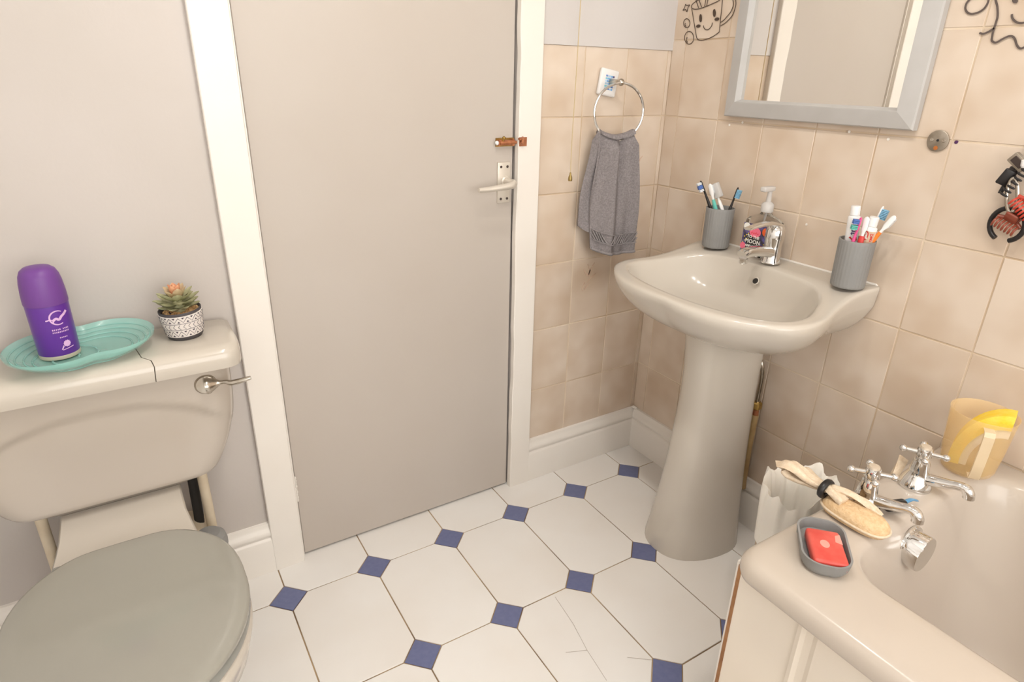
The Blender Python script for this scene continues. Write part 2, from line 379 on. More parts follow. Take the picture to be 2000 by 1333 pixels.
# wall tiles
TW, TH, ROW0, S0, D0, TWD = 0.1479, 0.2, 1.1186, -0.0499, -0.3079, 0.1466
JT = 0.0030
def tile_mesh(wd, ht, cache={}):
    k = (round(wd, 4), round(ht, 4))
    if k not in cache:
        a, b = wd / 2, ht / 2
        cache[k] = make_mesh('wall_tile', slab([(-a, -b), (a, -b), (a, b), (-a, b)], 0.0045, 0.0012), 'wtile', 0)
    return cache[k]
rt = random.Random(3)
def wall_tile(parent, u0, u1, z0, z1, side):
    u0 += JT / 2; u1 -= JT / 2; z0 += JT / 2; z1 -= JT / 2
    if u1 - u0 < 0.008 or z1 - z0 < 0.008: return None
    o = part('wall_tile', tile_mesh(u1 - u0, z1 - z0), 'wtile', parent)
    cu, cz = (u0 + u1) / 2, (z0 + z1) / 2; e = rt.uniform(-0.0005, 0.0003)
    tx, tz = rt.uniform(-0.0022, 0.0022), rt.uniform(-0.0022, 0.0022)
    if side == 'r':   # local z -> -x ; local x -> -y ; local y -> z
        m = Matrix(((0, 0, -1, -0 - e), (-1, 0, 0, cu), (0, 1, 0, cz), (0, 0, 0, 1)))
    else:             # local z -> -y ; local x -> x
        m = Matrix(((1, 0, 0, cu), (0, 0, -1, -e), (0, 1, 0, cz), (0, 0, 0, 1)))
    o.matrix_local = m @ Matrix.Rotation(tx, 4, 'X') @ Matrix.Rotation(tz, 4, 'Y')
    return o
zrows = [ROW0 + TH * k for k in range(-5, 7)]
zr = [(-0.0022 if k == 0 else zrows[k - 1], zrows[k]) for k in range(len(zrows))] + [(zrows[-1], ZC)]
zr = [(max(a, 0.0), min(b, ZC)) for a, b in zr if a < ZC - 0.01]
ys = [0.0] + [S0 - TW * k for k in range(0, 18)]
ys = [y for y in ys if y > YF] + [YF]
for a, b in zip(ys[:-1], ys[1:]):
    for z0, z1 in zr: wall_tile(wall_right, b, a, z0, z1, 'r')
xs = [TX0, D0, D0 + TWD, D0 + 2 * TWD, 0.0]
for a, b in zip(xs[:-1], xs[1:]):
    for z0, z1 in zr:
        if z0 < TTOP: wall_tile(wall_back, a, b, z0, min(z1, TTOP + JT / 2), 'b')
# the relief sprig on two tiles below and beside the towel
def sprig(x, z, s, seed):
    r = random.Random(seed); gs = []
    for k in range(7):
        a = r.uniform(0.6, 2.6); L = s * r.uniform(0.4, 0.9); x0 = x + r.uniform(-0.3, 0.3) * s; z0 = z + r.uniform(-0.9, 0.4) * s
        pts = spline([(x0, z0), (x0 + L * 0.4 * math.cos(a) + 0.004 * s, z0 + L * 0.4 * math.sin(a)), (x0 + L * math.cos(a + r.uniform(-0.6, 0.6)), z0 + L * math.sin(a))], 4)
        n = len(pts); gs.append(ribbon([(p[0], p[1]) for p in pts], [0.0012 + 0.0028 * math.sin(PI * q / (n - 1)) for q in range(n)], 0.0009))
    g = join(*gs); return [(v[0], -v[2], v[1]) for v in g[0]], g[1]
for y_, z_ in ((-0.2407, 1.1095), (-0.2818, 1.1185), (-0.5755, 1.1185), (-0.6655, 1.1105), (-0.7135, 1.1375), (-0.5185, 0.8985)):
    part('filled_screw_hole', xf(lathe([(0.0001, 0), (0.0032, 0), (0.0028, 0.0008), (0.0001, 0.001)], 10), rot=(0, -PI / 2, 0), loc=(-0.0002, y_, z_)), 'trim', wall_right)
part('tile_relief_sprig', sprig(-0.255, 0.655, 0.05, 4), 'motif', wall_back, label='raised leafy sprig on a beige tile')
part('tile_relief_sprig', sprig(-0.10, 0.995, 0.04, 9), 'motif', wall_back, label='raised leafy sprig on a beige tile')

# skirting boards
def skirt(L):   # runs along +x from 0 to L, back at y=0, face towards -y
    pr = [(0, 0), (-0.017, 0), (-0.017, 0.098), (-0.0145, 0.104), (-0.0115, 0.106), (-0.0115, 0.109), (-0.015, 0.112), (-0.0165, 0.119), (-0.0150, 0.127), (-0.010, 0.133), (-0.0085, 0.139), (-0.0065, 0.147), (0, 0.149)]
    return loft([[(0, y, z) for y, z in pr], [(L, y, z) for y, z in pr]])
bb = struct(part('baseboard_back', xf(skirt(0.453), loc=(-0.453, 0.0, 0)), 'trim', smooth=40), 'white moulded skirting board under the tiles beside the door', 'skirting')
bl = struct(part('baseboard_left', xf(skirt(0.775), loc=(-2.02, 0.0, 0)), 'trim', smooth=40), 'white moulded skirting board behind the toilet', 'skirting')
br = struct(part('baseboard_right', xf(skirt(0.925), rot=(0, 0, -PI / 2), loc=(0, -0.012, 0)), 'trim', smooth=40), 'white moulded skirting board under the basin', 'skirting')
part('caulk_bead', join(tube([(-0.004, -0.006, 0.145), (-0.012, -0.012, 0.153), (-0.004, -0.02, 0.148)], 0.005, 8)), 'trim', bb)

# door frame and door
fr = bpy.data.objects.new('trim_1', None); COL.objects.link(fr); struct(fr, 'white painted frame around the grey door', 'door frame')
def wavy(x0, x1, z0, z1, y0, y1, seed, amp, side):
    r = random.Random(seed); n = 90; L, Rr = [], []
    ph = [r.uniform(0, 6) for _ in range(4)]
    for i in range(n + 1):
        z = z0 + (z1 - z0) * i / n
        d = amp * (0.5 * math.sin(z * 9 + ph[0]) + 0.3 * math.sin(z * 23 + ph[1]) + 0.35 * math.sin(z * 57 + ph[2]) * (math.sin(z * 6 + ph[3]) > 0.3))
        L.append((x0 + (d if side < 0 else 0), z)); Rr.append((x1 + (d if side > 0 else 0), z))
    rings = [[(l[0], y1, l[1]), (l[0], y0 + 0.002, l[1]), (l[0] + 0.002, y0, l[1]), (q[0] - 0.002, y0, q[1]), (q[0], y0 + 0.002, q[1]), (q[0], y1, q[1])] for l, q in zip(L, Rr)]
    return loft(rings)
part('frame_post', wavy(-1.246, -1.172, 0.0, 2.06, -0.018, 0.0, 3, 0.0008, 1), 'trim', fr)
part('frame_post', wavy(-0.520, -0.452, 0.0, 2.06, -0.018, 0.0, 5, 0.0028, -1), 'trim', fr)
part('frame_head', bbox(-1.172, -0.520, -0.018, 0.0, 1.985, 2.06, 0.002, 1), 'trim', fr)
part('door_stop', box(-1.1715, -1.1675, -0.002, 0.05, 0.0, 1.985), 'trim', fr)
part('paint_chips', join(*[xf(sphere((0, 0, 0), 1, 4), loc=(-1.1655 + 0.0006 * math.sin(k * 9), 0.0, 0.185 + 0.0085 * k), scale=(0.0028, 0.004, 0.0055)) for k in range(9)]), 'trim', fr, label='flaking white paint on the door edge')
door = struct(part('door_1', bbox(-1.1655, -0.5235, 0.004, 0.042, 0.006, 1.982, 0.0015, 1), 'door', smooth=0), 'flat flush door painted warm grey', 'door')
# lever handle on its plate
hz, hxx = 0.960, -0.552
pl = part('handle_plate', bbox(hxx - 0.0185, hxx + 0.0185, -0.002, 0.005, hz - 0.052, hz + 0.052, 0.0015, 2), 'alu', door)
for sx in (-1, 1):
    for sz in (-1, 1):
        part('screw', xf(lathe([(0.0001, 0), (0.0034, 0.0), (0.0034, 0.0012), (0.0022, 0.0016), (0.0001, 0.001)], 12), loc=(hxx + sx * 0.0095, -0.0018, hz + sz * 0.041), rot=(PI / 2, 0, 0)), 'screw', pl)
lv = spline([(hxx + 0.004, 0.0, hz + 0.004), (hxx + 0.004, -0.022, hz + 0.004), (hxx + 0.002, -0.044, hz + 0.003), (hxx - 0.012, -0.053, hz + 0.001), (hxx - 0.04, -0.053, hz - 0.002), (hxx - 0.075, -0.050, hz - 0.005), (hxx - 0.102, -0.050, hz - 0.005)], 5)
nl = len(lv)
part('lever', tube(lv, [0.0098 if i < 8 else 0.0108 - 0.0052 * (i - 8) / (nl - 9) for i in range(nl)], 14, flat=1.0), 'alu', door)
part('lever_collar', xf(lathe([(0.0001, 0), (0.0145, 0), (0.0135, 0.006), (0.0105, 0.008), (0.0001, 0.008)], 20), loc=(hxx + 0.004, 0.0, hz + 0.004), rot=(PI / 2, 0, 0)), 'alu', door)
# barrel bolt
bz = 1.062
bo = thing('door_bolt', 'small aged copper barrel bolt screwed to the grey door above its handle', 'bolt', (-0.54, 0.003, bz))
part('bolt_plate', box(-0.036, 0.018, -0.0022, 0.001, -0.011, 0.010), 'brass', bo)
part('barrel', join(tube([(-0.030, -0.009, -0.001), (0.014, -0.009, -0.001)], 0.0068, 12), box(-0.034, -0.028, -0.012, 0, -0.008, 0.006), box(0.006, 0.012, -0.014, 0, -0.009, 0.008)), 'copper', bo)
part('bolt_rod', tube([(-0.036, -0.009, -0.001), (0.046, -0.009, -0.001)], 0.0042, 10), 'copper', bo)
part('bolt_knob', join(tube([(-0.022, -0.011, 0.002), (-0.022, -0.017, 0.010)], 0.0032, 8), sphere((-0.022, -0.018, 0.011), 0.0048, 6)), 'brass', bo)
part('end_cap', xf(sphere((0, 0, 0), 0.0055, 6), loc=(-0.037, -0.009, -0.001)), 'white_pl', bo)
part('keep', join(tube([(0.026, -0.022, -0.004), (0.026, -0.031, 0.0), (0.026, -0.031, 0.008), (0.030, -0.024, 0.011)], 0.0035, 8), box(0.018, 0.036, -0.0305, -0.0212, 0.006, 0.011), box(0.022, 0.044, -0.0225, -0.0205, -0.010, 0.012)), 'copper', bo)

# ceiling spotlight bar: the light of the room
lb = thing('ceiling_spotlight_bar', 'white ceiling bar carrying three round spotlights', 'ceiling light', (LAMP_C.x, LAMP_C.y, ZC - 0.001))
part('bar', bbox(-0.035, 0.035, -0.46, 0.46, -0.03, 0.0, 0.006, 2), 'white_pl', lb)
for dx, dy in SPOTS:
    hd = part('spot_head', xf(lathe([(0.012, -0.03), (0.012, -0.06), (0.045, -0.075), (0.052, -0.14), (0.050, -0.145), (0.047, -0.140), (0.044, -0.09), (0.0001, -0.09)], 24, cap0=False, cap1=False), loc=(dx, dy, 0)), 'white_pl', lb)
    part('bulb_face', xf(lathe([(0.0001, -0.137), (0.046, -0.137), (0.046, -0.120), (0.0001, -0.120)], 24), loc=(dx, dy, 0)), 'lamp_glow', hd)

# ================================================================== toilet
TC = -1.527
to = thing('toilet', 'white close coupled toilet with grey seat lid and cracked cistern lid', 'toilet', (TC, 0.0, 0.0))
def smooth(a, b, x):
    t = min(1, max(0, (x - a) / (b - a))); return t * t * (3 - 2 * t)
# cistern: half width follows height; front carries a raised lens shaped bulge
def cw(z):
    t = min(1, max(0, (z - 0.396) / 0.285))
    return 0.142 + 0.096 * math.sqrt(max(0.0, 1 - (1 - min(1, t * 1.35)) ** 2)) + 0.004 * t
CN = 40; rings = []
NZ = 34
for k in range(NZ + 1):
    z = 0.396 + (0.684 - 0.396) * k / NZ; hw = cw(z); ring = []
    rd = 0.05
    for i in range(CN + 1):
        x = -hw + 2 * hw * i / CN
        e = max(0.0, abs(x) - (hw - rd)) / rd
        y = -0.150 - 0.018 * (z - 0.396) / 0.288 + rd * (1 - math.sqrt(max(0, 1 - e * e)))
        y += 0.030 * (1 - smooth(0.396, 0.425, z))
        q = math.sqrt((x / 0.245) ** 2 + (abs(z - 0.487) / 0.142) ** 2.0)
        y += 0.008 * (1 - smooth(0.94, 1.0, q))
        ring.append((x, y, z))
    ring += [(hw, -0.004, z), (-hw, -0.004, z)]
    rings.append(ring)
cis = part('cistern', loft(rings), 'cistern', to, 60)
# cistern lid, broken in two pieces along a curved crack
def lid_piece(x0, x1, crack0, crack1):
    n = 26; rings = []
    prof = [(0.0, 0.674), (-0.180, 0.673), (-0.190, 0.677), (-0.193, 0.690), (-0.191, 0.708), (-0.182, 0.7175), (-0.165, 0.7205), (-0.02, 0.7205), (-0.012, 0.716), (-0.010, 0.70)]
    for i in range(n + 1):
        t = i / n; ring = []
        for y, z in prof:
            c0 = crack0(y, z) if crack0 else x0; c1 = crack1(y, z) if crack1 else x1
            ring.append((c0 + (c1 - c0) * t, y - (0.002 if y < -0.01 else 0), z))
        rings.append(ring)
    # round the outer end
    out = []
    for i, r in enumerate(rings):
        rr = []
        for (x, y, z) in r:
            for s, on in ((1, crack1 is None), (-1, crack0 is None)):
                if on:
                    e = max(0.0, x * s - (0.262 - 0.035)) / 0.035
                    if e > 0:
                        y = y + (1 - math.sqrt(max(0, 1 - min(1, e) ** 2))) * 0.035 * (1 if y < -0.1 else 0)
                        if z > 0.70: z -= 0.006 * e ** 3
            rr.append((x, y, z))
        out.append(rr)
    return loft(out)
crk = lambda y, z: 0.090 + 0.018 * smooth(-0.16, -0.19, y) - 0.003 * (1 - smooth(0.67, 0.72, z)) - 0.02 * smooth(-0.19, 0.0, y)
part('cistern_lid', lid_piece(-0.262, 0, None, lambda y, z: crk(y, z) - 0.0009), 'ceramic', to, 50, label='larger left piece of the cracked cistern lid')
part('cistern_lid', lid_piece(0, 0.262, lambda y, z: crk(y, z) + 0.0009, None), 'ceramic', to, 50, label='smaller right piece of the cracked cistern lid')
# flush lever
fl = part('flush_lever', join(xf(lathe([(0.0001, 0), (0.021, 0), (0.021, 0.006), (0.018, 0.010), (0.0001, 0.011)], 28), loc=(0.188, -0.160, 0.640), rot=(PI / 2, 0, 0)),
    tube(spline([(0.188, -0.172, 0.640), (0.205, -0.176, 0.642), (0.222, -0.184, 0.645), (0.232, -0.190, 0.643), (0.250, -0.196, 0.646), (0.268, -0.20, 0.650)], 5), [0.0195 - 0.0002 * i if i < 3 else max(0.0042, 0.0185 - 0.0026 * (i - 2)) if i < 9 else 0.0042 + 0.0018 * math.sin((i - 9) / 16 * PI) for i in range(26)], 12, flat=0.9)), 'chrome_dull', to, 40)
part('lever_spindle', tube([(0.188, -0.14, 0.640), (0.188, -0.165, 0.640)], 0.008, 10), 'chrome', fl)
# beige pipes / brackets under the cistern
part('dark_tube', tube(spline([(0.134, -0.055, 0.40), (0.132, -0.055, 0.33), (0.128, -0.06, 0.24), (0.11, -0.06, 0.18)], 5), 0.0105, 12), 'dark', to, 60)  # dark tube in the slot between pan shelf and right support
for x in (-0.142, 0.152):
    part('support_pipe', xf(lathe([(0.0001, 0.0), (0.0105, 0.0), (0.0105, 0.425), (0.0001, 0.425)], 16), loc=(x, -0.085, 0)), 'beige_pl', to)
# soil pipe and its dark collar at the back of the pan
part('soil_pipe', tube(spline([(0.085, -0.20, 0.20), (0.10, -0.10, 0.21), (0.105, -0.045, 0.21), (0.105, -0.02, 0.21)], 5), 0.052, 20), 'beige_pl', to)
# pan: D shaped loft
def dring(hw, yb, yf, z, n=64, back=0.12):
    out = []; ym = -0.50
    for i in range(n):
        a = 2 * PI * i / n
        s, c = math.sin(a), math.cos(a)          # s>0 is the back
        if s <= 0:
            out.append((hw * c, ym + (ym - yf) * s, z))
        else:
            t = abs(s) ** 0.75; bw = back + (hw - back) * (1 - t) ** 0.7
            x = hw * c if abs(hw * c) < bw else math.copysign(bw, c)
            out.append((x, ym + (yb - ym) * t, z))
    return out
def seat_outline(n=64, grow=0.0):
    pts = []
    for i in range(n):
        a = 2 * PI * i / n; s, c = math.sin(a), math.cos(a)
        if s <= 0: pts.append(((0.174 + grow) * c, -0.500 + (0.205 + grow) * s))
        else:
            bx = 0.174 + grow - 0.052 * s ** 2.4
            ex = 0.42
            pts.append((math.copysign(bx * abs(c) ** ex, c) if abs(c) > 1e-6 else 0.0, -0.500 + (0.203 + grow) * s ** 0.75))
    return pts
so = seat_outline()
def ring_at(k, z, oy=-0.50): return [(x * k, oy + (y - oy) * k, z) for x, y in so]
part('pan', loft([dring(0.10, -0.16, -0.52, 0.0, back=0.09), dring(0.105, -0.16, -0.55, 0.02, back=0.095), dring(0.09, -0.16, -0.52, 0.10, back=0.085), dring(0.095, -0.16, -0.54, 0.18, back=0.09), dring(0.135, -0.16, -0.61, 0.26, back=0.10), ring_at(0.93, 0.33), ring_at(0.985, 0.370), ring_at(0.995, 0.384), ring_at(0.96, 0.392)]), 'ceramic', to, 50)
# rear shelf of the pan that carries the cistern
shelf = []
for y, z, hwid in ((-0.325, 0.380, 0.122), (-0.325, 0.3925, 0.122), (-0.285, 0.3935, 0.119), (-0.235, 0.394, 0.113), (-0.20, 0.396, 0.109), (-0.15, 0.3965, 0.108), (-0.05, 0.396, 0.108), (-0.05, 0.34, 0.106)):
    shelf.append([(-hwid, y, z - 0.03), (-hwid, y, z - 0.005), (-hwid + 0.004, y, z), (hwid - 0.004, y, z), (hwid, y, z - 0.005), (hwid, y, z - 0.03)])
part('pan_shelf', loft(shelf), 'ceramic', to, 40)
part('seat', loft([ring_at(0.955, 0.393), ring_at(0.985, 0.395), ring_at(0.99, 0.402), ring_at(0.97, 0.409), ring_at(0.70, 0.409)]), 'seat_dark', to, 50)
part('seat_lid', loft([ring_at(0.93, 0.413), ring_at(0.985, 0.4135), ring_at(1.0, 0.4165), ring_at(1.0, 0.4225), ring_at(0.99, 0.4262), ring_at(0.965, 0.428), ring_at(0.8, 0.430), ring_at(0.4, 0.431)]), 'seat_grey', to, 50)
for x in (-0.095, 0.08):
    part('hinge', xf(bbox(-0.016, 0.016, -0.008, 0.010, 0.0, 0.018, 0.004, 2), loc=(x, -0.302, 0.394)), 'seat_dark', to)
# toilet brush holder behind the pan
tb = thing('toilet_brush_holder', 'rounded grey toilet brush holder on the floor beside the toilet, half hidden by its lid', 'brush holder', (-1.388, -0.163, 0.0))
part('holder_cup', lathe([(0.0001, 0.001), (0.031, 0.001), (0.034, 0.006), (0.035, 0.15), (0.035, 0.255), (0.0001, 0.255)], 32), 'grey_pl', tb)
part('holder_lid', lathe([(0.0001, 0.255), (0.036, 0.255), (0.036, 0.268), (0.033, 0.280), (0.024, 0.289), (0.0001, 0.292)], 32), 'grey_pl', tb)

# ---------------------------------------------------------------- on the cistern
dish = thing('glass_dish', 'wavy teal frosted glass dish lying on the cistern lid', 'dish', (-1.525, -0.118, 0.7215))
def peanut(k, z, n=72):
    out = []
    for i in range(n):
        a = 2 * PI * i / n
        # union of two lobes by smooth max of support distance
        d = 0
        best = 0
        for cx, cy, rx, ry in ((-0.036, -0.004, 0.082, 0.094), (0.046, 0.014, 0.074, 0.088)):
            # ray / ellipse from origin
            ca, sa = math.cos(a) / rx, math.sin(a) / ry; ox, oy = -cx / rx, -cy / ry
            A = ca * ca + sa * sa; B = ox * ca + oy * sa; Cc = ox * ox + oy * oy - 1
            r = (-B + math.sqrt(max(0, B * B - A * Cc))) / A; best = max(best, r)
        out.append((best * k * math.cos(a), best * k * math.sin(a)))
    # soften the notch
    for _ in range(3):
        out = [((out[i - 1][0] + 2 * out[i][0] + out[(i + 1) % n][0]) / 4, (out[i - 1][1] + 2 * out[i][1] + out[(i + 1) % n][1]) / 4) for i in range(n)]
    return [(x, y, z) for x, y in out]
top = [(0.30, 0.0045), (0.52, 0.005), (0.60, 0.0075), (0.70, 0.010), (0.76, 0.0135), (0.84, 0.0165), (0.90, 0.0215), (0.96, 0.0265), (1.0, 0.031)]
rr_ = [peanut(0.45, 0.0)] + [peanut(0.58, 0.0)] + [peanut(k, z - 0.0035) for k, z in top[2:]] + [peanut(1.008, 0.0325)] + [peanut(k, z) for k, z in reversed(top)]
part('dish_bowl', loft(rr_), 'teal', dish, 60)
for kk, zz in ((0.66, 0.0095), (0.76, 0.0142), (0.86, 0.0188), (0.93, 0.0245)):
    part('dish_ridge', tube([(p[0], p[1], zz + 0.0004) for p in peanut(kk, 0)], 0.0017, 6, closed=True), 'teal', dish, 60)
sp = [(-0.02 + (0.012 + 0.0062 * t) * math.cos(t * 1.25), -0.006 + (0.012 + 0.0068 * t) * math.sin(t * 1.25)) for t in [q * 0.3 for q in range(26)]]
part('swirl_ridge', tube([(x, y, 0.0062 + 0.0001 * i) for i, (x, y) in enumerate(sp)], 0.0020, 6), 'teal', dish)

can = thing('air_freshener_can', 'purple spray can with domed cap standing in the teal dish', 'spray can', (-1.562, -0.098, 0.7283), 0.0)
part('can_body', lathe([(0.0001, 0.0), (0.0300, 0.0), (0.0318, 0.003), (0.0322, 0.008), (0.0328, 0.05), (0.0332, 0.098), (0.0326, 0.102), (0.0001, 0.102)], 40), 'purple', can)
part('base_rim', lathe([(0.0300, -0.0005), (0.0322, 0.0005), (0.0328, 0.004), (0.0322, 0.0075), (0.0300, 0.0075)], 40), 'cream', can)
part('cap', lathe([(0.0001, 0.101), (0.0338, 0.101), (0.0342, 0.104), (0.0338, 0.120), (0.0322, 0.140), (0.0300, 0.152), (0.0262, 0.161), (0.0200, 0.166), (0.010, 0.168), (0.0001, 0.1685)], 40), 'purple_cap', can, 50)
def wrap(g, R, a0, z0):   # drawing (x, y) wrapped around a cylinder; a0 = facing angle
    return [((R + v[2]) * math.cos(a0 + v[0] / R), (R + v[2]) * math.sin(a0 + v[0] / R), z0 + v[1]) for v in g[0]], g[1]
A0 = -PI / 2 + 0.42
arc = [(0.0125 * math.cos(t), 0.0125 * math.sin(t)) for t in [0.9 + 0.16 * i for i in range(28)]]
n_ = len(arc)
emb = join(ribbon(arc, [0.0014 + 0.0012 * math.sin(PI * i / (n_ - 1)) for i in range(n_)], 0.0003),
           ribbon([(-0.019, -0.003), (-0.012, -0.0015), (-0.008, -0.003), (-0.0085, -0.0085)], 0.0022, 0.0003),
           ribbon(spline([(-0.008, -0.004, 0), (-0.003, -0.001, 0), (0.001, -0.004, 0), (0.006, 0.001, 0), (0.011, 0.004, 0), (0.017, 0.009, 0)], 4), 0.0042, 0.0003))
part('emblem', wrap(emb, 0.0334, A0, 0.079), 'pink_print', can, label='pale pink ring emblem with a script stroke')
bars = join(*[ribbon([(-0.013 + 0.0027 * i + (0.0 if r else 0.0008), 0.0035 - 0.005 * r - 0.0012), (-0.013 + 0.0027 * i + 0.0006, 0.0035 - 0.005 * r + 0.0014)], 0.0013 if (i * 7 + r * 3) % 4 else 0.0019, 0.0003) for r in range(2) for i in range(10) if not (i == 5 and r == 0)])
part('small_print', wrap(bars, 0.0333, A0, 0.054), 'pink_print', can, label='two rows of small pale pink print')
part('small_print', wrap(join(*[ribbon([(-0.006 + 0.0026 * i, -0.001), (-0.0055 + 0.0026 * i, 0.001)], 0.0014, 0.0003) for i in range(5)]), 0.0333, A0 + 0.05, 0.042), 'pink_print', can)
star = [(0.0066 * (1 if k % 2 else 0.78) * math.cos(PI * k / 12), 0.0066 * (1 if k % 2 else 0.78) * math.sin(PI * k / 12)) for k in range(24)]
part('flower_print', wrap(join(prism(star, 0.0, 0.0003), ribbon([(-0.010, -0.010), (-0.006, -0.003)], 0.002, 0.0003), ribbon([(-0.009, -0.011), (0.0, -0.0095), (0.010, -0.008)], 0.0012, 0.0003)), 0.0332, A0 + 0.12, 0.029), 'pink_print', can)

suc = thing('potted_succulent', 'small succulent in a black and white patterned pot on the cistern lid', 'plant', (-1.352, -0.088, 0.7208))
POTP = [(0.0, 0.0300), (0.006, 0.0325), (0.010, 0.0345), (0.030, 0.0372), (0.050, 0.0392), (0.058, 0.0398)]
def potr(z):
    for (a, ra), (b, rb) in zip(POTP[:-1], POTP[1:]):
        if z <= b: return ra + (rb - ra) * (z - a) / (b - a)
    return POTP[-1][1]
part('pot', lathe([(0.0001, 0), (0.0300, 0), (0.0325, 0.003), (0.0336, 0.007), (0.037, 0.03), (0.0390, 0.052), (0.0392, 0.058), (0.0380, 0.0595), (0.0362, 0.058), (0.0350, 0.050), (0.0001, 0.050)], 48), 'pot_dark', suc, 50)
part('pot_band', lathe([(potr(z) + d, z) for z, d in ((0.0085, -0.001), (0.009, 0.0006), (0.02, 0.0006), (0.03, 0.0006), (0.04, 0.0006), (0.0535, 0.0006), (0.054, -0.001))], 48, False, False), 'pot_white', suc, 50)
def wrap_pot(g):
    return [((potr(v[1]) + 0.0007 + v[2]) * math.cos(v[0] / 0.037), (potr(v[1]) + 0.0007 + v[2]) * math.sin(v[0] / 0.037), v[1]) for v in g[0]], g[1]
gs = []; CIR = 2 * PI * 0.037; NZG = 15; st = CIR / NZG
for zl in (0.0255, 0.0385): gs.append(ribbon([(CIR * i / 48, zl) for i in range(48)], 0.0008, 0.0003, closed=False))
for z0, z1 in ((0.011, 0.0235), (0.0405, 0.0525)):
    for i in range(NZG):
        x = st * i; gs.append(ribbon([(x, z1 - 0.001), (x + st / 2, z0 + 0.001), (x + st, z1 - 0.001)], 0.0009, 0.0003))
        gs.append(prism([(x + st / 2 - 0.0026, z1 - 0.0006), (x + st / 2, z1 - 0.0042), (x + st / 2 + 0.0026, z1 - 0.0006)], 0, 0.0003))
        gs.append(prism([(x - 0.0026, z0 + 0.0006), (x + 0.0026, z0 + 0.0006), (x, z0 + 0.0042)], 0, 0.0003))
for i in range(26):
    x = CIR * i / 26; gs.append(ribbon([(x + 0.004, 0.0368), (x, 0.032), (x + 0.004, 0.0272)], 0.0008, 0.0003))
part('pot_pattern', wrap_pot(join(*gs)), 'pot_line', suc, label='dark zigzag and chevron print')
rg = random.Random(5)
part('gravel', join(*[xf(sphere((0, 0, 0), 1, 3), loc=(math.sqrt(rg.random()) * 0.033 * math.cos(q), math.sqrt(rg.random()) * 0.033 * math.sin(q), 0.051), rot=(rg.random() * 3, rg.random() * 3, 0), scale=(0.005, 0.0038, 0.003)) for q in [rg.uniform(0, 6.28) for _ in range(110)]]), 'gravel', suc)['kind'] = 'stuff'
def leaf_mesh(L, W, T, name, m):
    rings = []
    for k in range(8):
        t = k / 7; wv = W * (math.sin(PI * min(1, t * 0.80 + 0.14)) ** 0.75) * (1 if t < 0.93 else 0.28); th = T * (1 - 0.75 * t)
        z = 0.30 * L * t * t
        rings.append([(L * t, -wv / 2, z + 0.15 * wv), (L * t, 0, z - th), (L * t, wv / 2, z + 0.15 * wv), (L * t, 0, z + th * 0.2)])
    return make_mesh(name, loft(rings), m, 70)
stem = part('stem', lathe([(0.0001, 0.048), (0.009, 0.048), (0.011, 0.062), (0.007, 0.085), (0.0001, 0.09)], 14), 'leaf', suc)
for cnt, L, W, T, z0, el, m, ph in ((8, 0.041, 0.022, 0.0045, 0.060, -0.06, 'leaf', 0.1), (8, 0.043, 0.022, 0.0045, 0.069, 0.06, 'leaf', 0.5), (7, 0.037, 0.020, 0.0045, 0.076, 0.24, 'leaf', 0.0), (6, 0.031, 0.018, 0.004, 0.080, 0.52, 'leaf_tan', 0.35), (5, 0.027, 0.016, 0.004, 0.083, 0.86, 'leaf_pink', 0.0), (3, 0.022, 0.013, 0.0035, 0.085, 1.2, 'leaf_pink', 0.5)):
    lm = leaf_mesh(L, W, T, 'leaf', m)
    for i in range(cnt):
        o = part('leaf', lm, m, suc)
        o.matrix_local = Matrix.Translation((0, 0, z0)) @ Matrix.Rotation(2 * PI * i / cnt + ph + rg.uniform(-0.1, 0.1), 4, 'Z') @ Matrix.Rotation(-el + rg.uniform(-0.06, 0.06), 4, 'Y')
suc.rotation_euler = (0, math.radians(-3), 0.3)

# ================================================================== basin
YC = -0.48
ba = thing('wash_basin', 'white ceramic pedestal wash basin with scalloped rim against the tiled wall', 'basin', (0, YC, 0))
def sym(pts):   # half outline (u, v>=0) from back to front -> full closed outline
    return pts + [(u, -v) for u, v in reversed(pts) if v > 1e-6]
OUT_H = [(0.0, 0.05), (0.0, 0.12), (0.0, 0.19), (0.0, 0.240), (0.012, 0.252), (0.06, 0.250), (0.11, 0.250), (0.16, 0.256), (0.205, 0.266), (0.25, 0.274), (0.295, 0.273), (0.335, 0.260), (0.368, 0.232), (0.392, 0.192), (0.408, 0.145), (0.419, 0.095), (0.425, 0.045), (0.427, 0.0)]
INN_H = [(0.086, 0.03), (0.088, 0.075), (0.092, 0.115), (0.102, 0.150), (0.118, 0.175), (0.138, 0.195), (0.16, 0.210), (0.185, 0.221), (0.21, 0.231), (0.25, 0.242), (0.285, 0.243), (0.315, 0.232), (0.342, 0.207), (0.361, 0.172), (0.374, 0.130), (0.383, 0.086), (0.388, 0.042), (0.390, 0.0)]
def dens(h):
    s = spline([(u, v, 0) for u, v in h], 3); return [(p[0], max(0.0, p[1])) for p in s]
oh, ih = sym(dens(OUT_H)), sym(dens(INN_H))
def zr_(u): return 0.800 - 0.030 * smooth(0.03, 0.24, u)
def flute(u, v):
    a = math.atan2(v, u - 0.05); return 1 + 0.016 * (abs(math.sin(a * 5.0)) - 0.35) * smooth(0.12, 0.28, u)
def oring(su, sv, dz, fl=0.0, abs_z=None, u0=0.0):
    out = []
    for u, v in oh:
        k = 1 + (flute(u, v) - 1) * fl
        z = (zr_(u) + dz) if abs_z is None else abs_z + (zr_(u) - 0.77) * 0.4 * smooth(0.66, 0.744, abs_z)
        out.append((-(u0 + u * su * k), v * sv * k, z))
    return out
def iring(s, dz, cu=0.235, zz=None, mix=1.0):
    return [(-(cu + (u - cu) * s), v * s, (zr_(u) + dz) if zz is None else zz * mix + (zr_(u) + dz) * (1 - mix)) for u, v in ih]
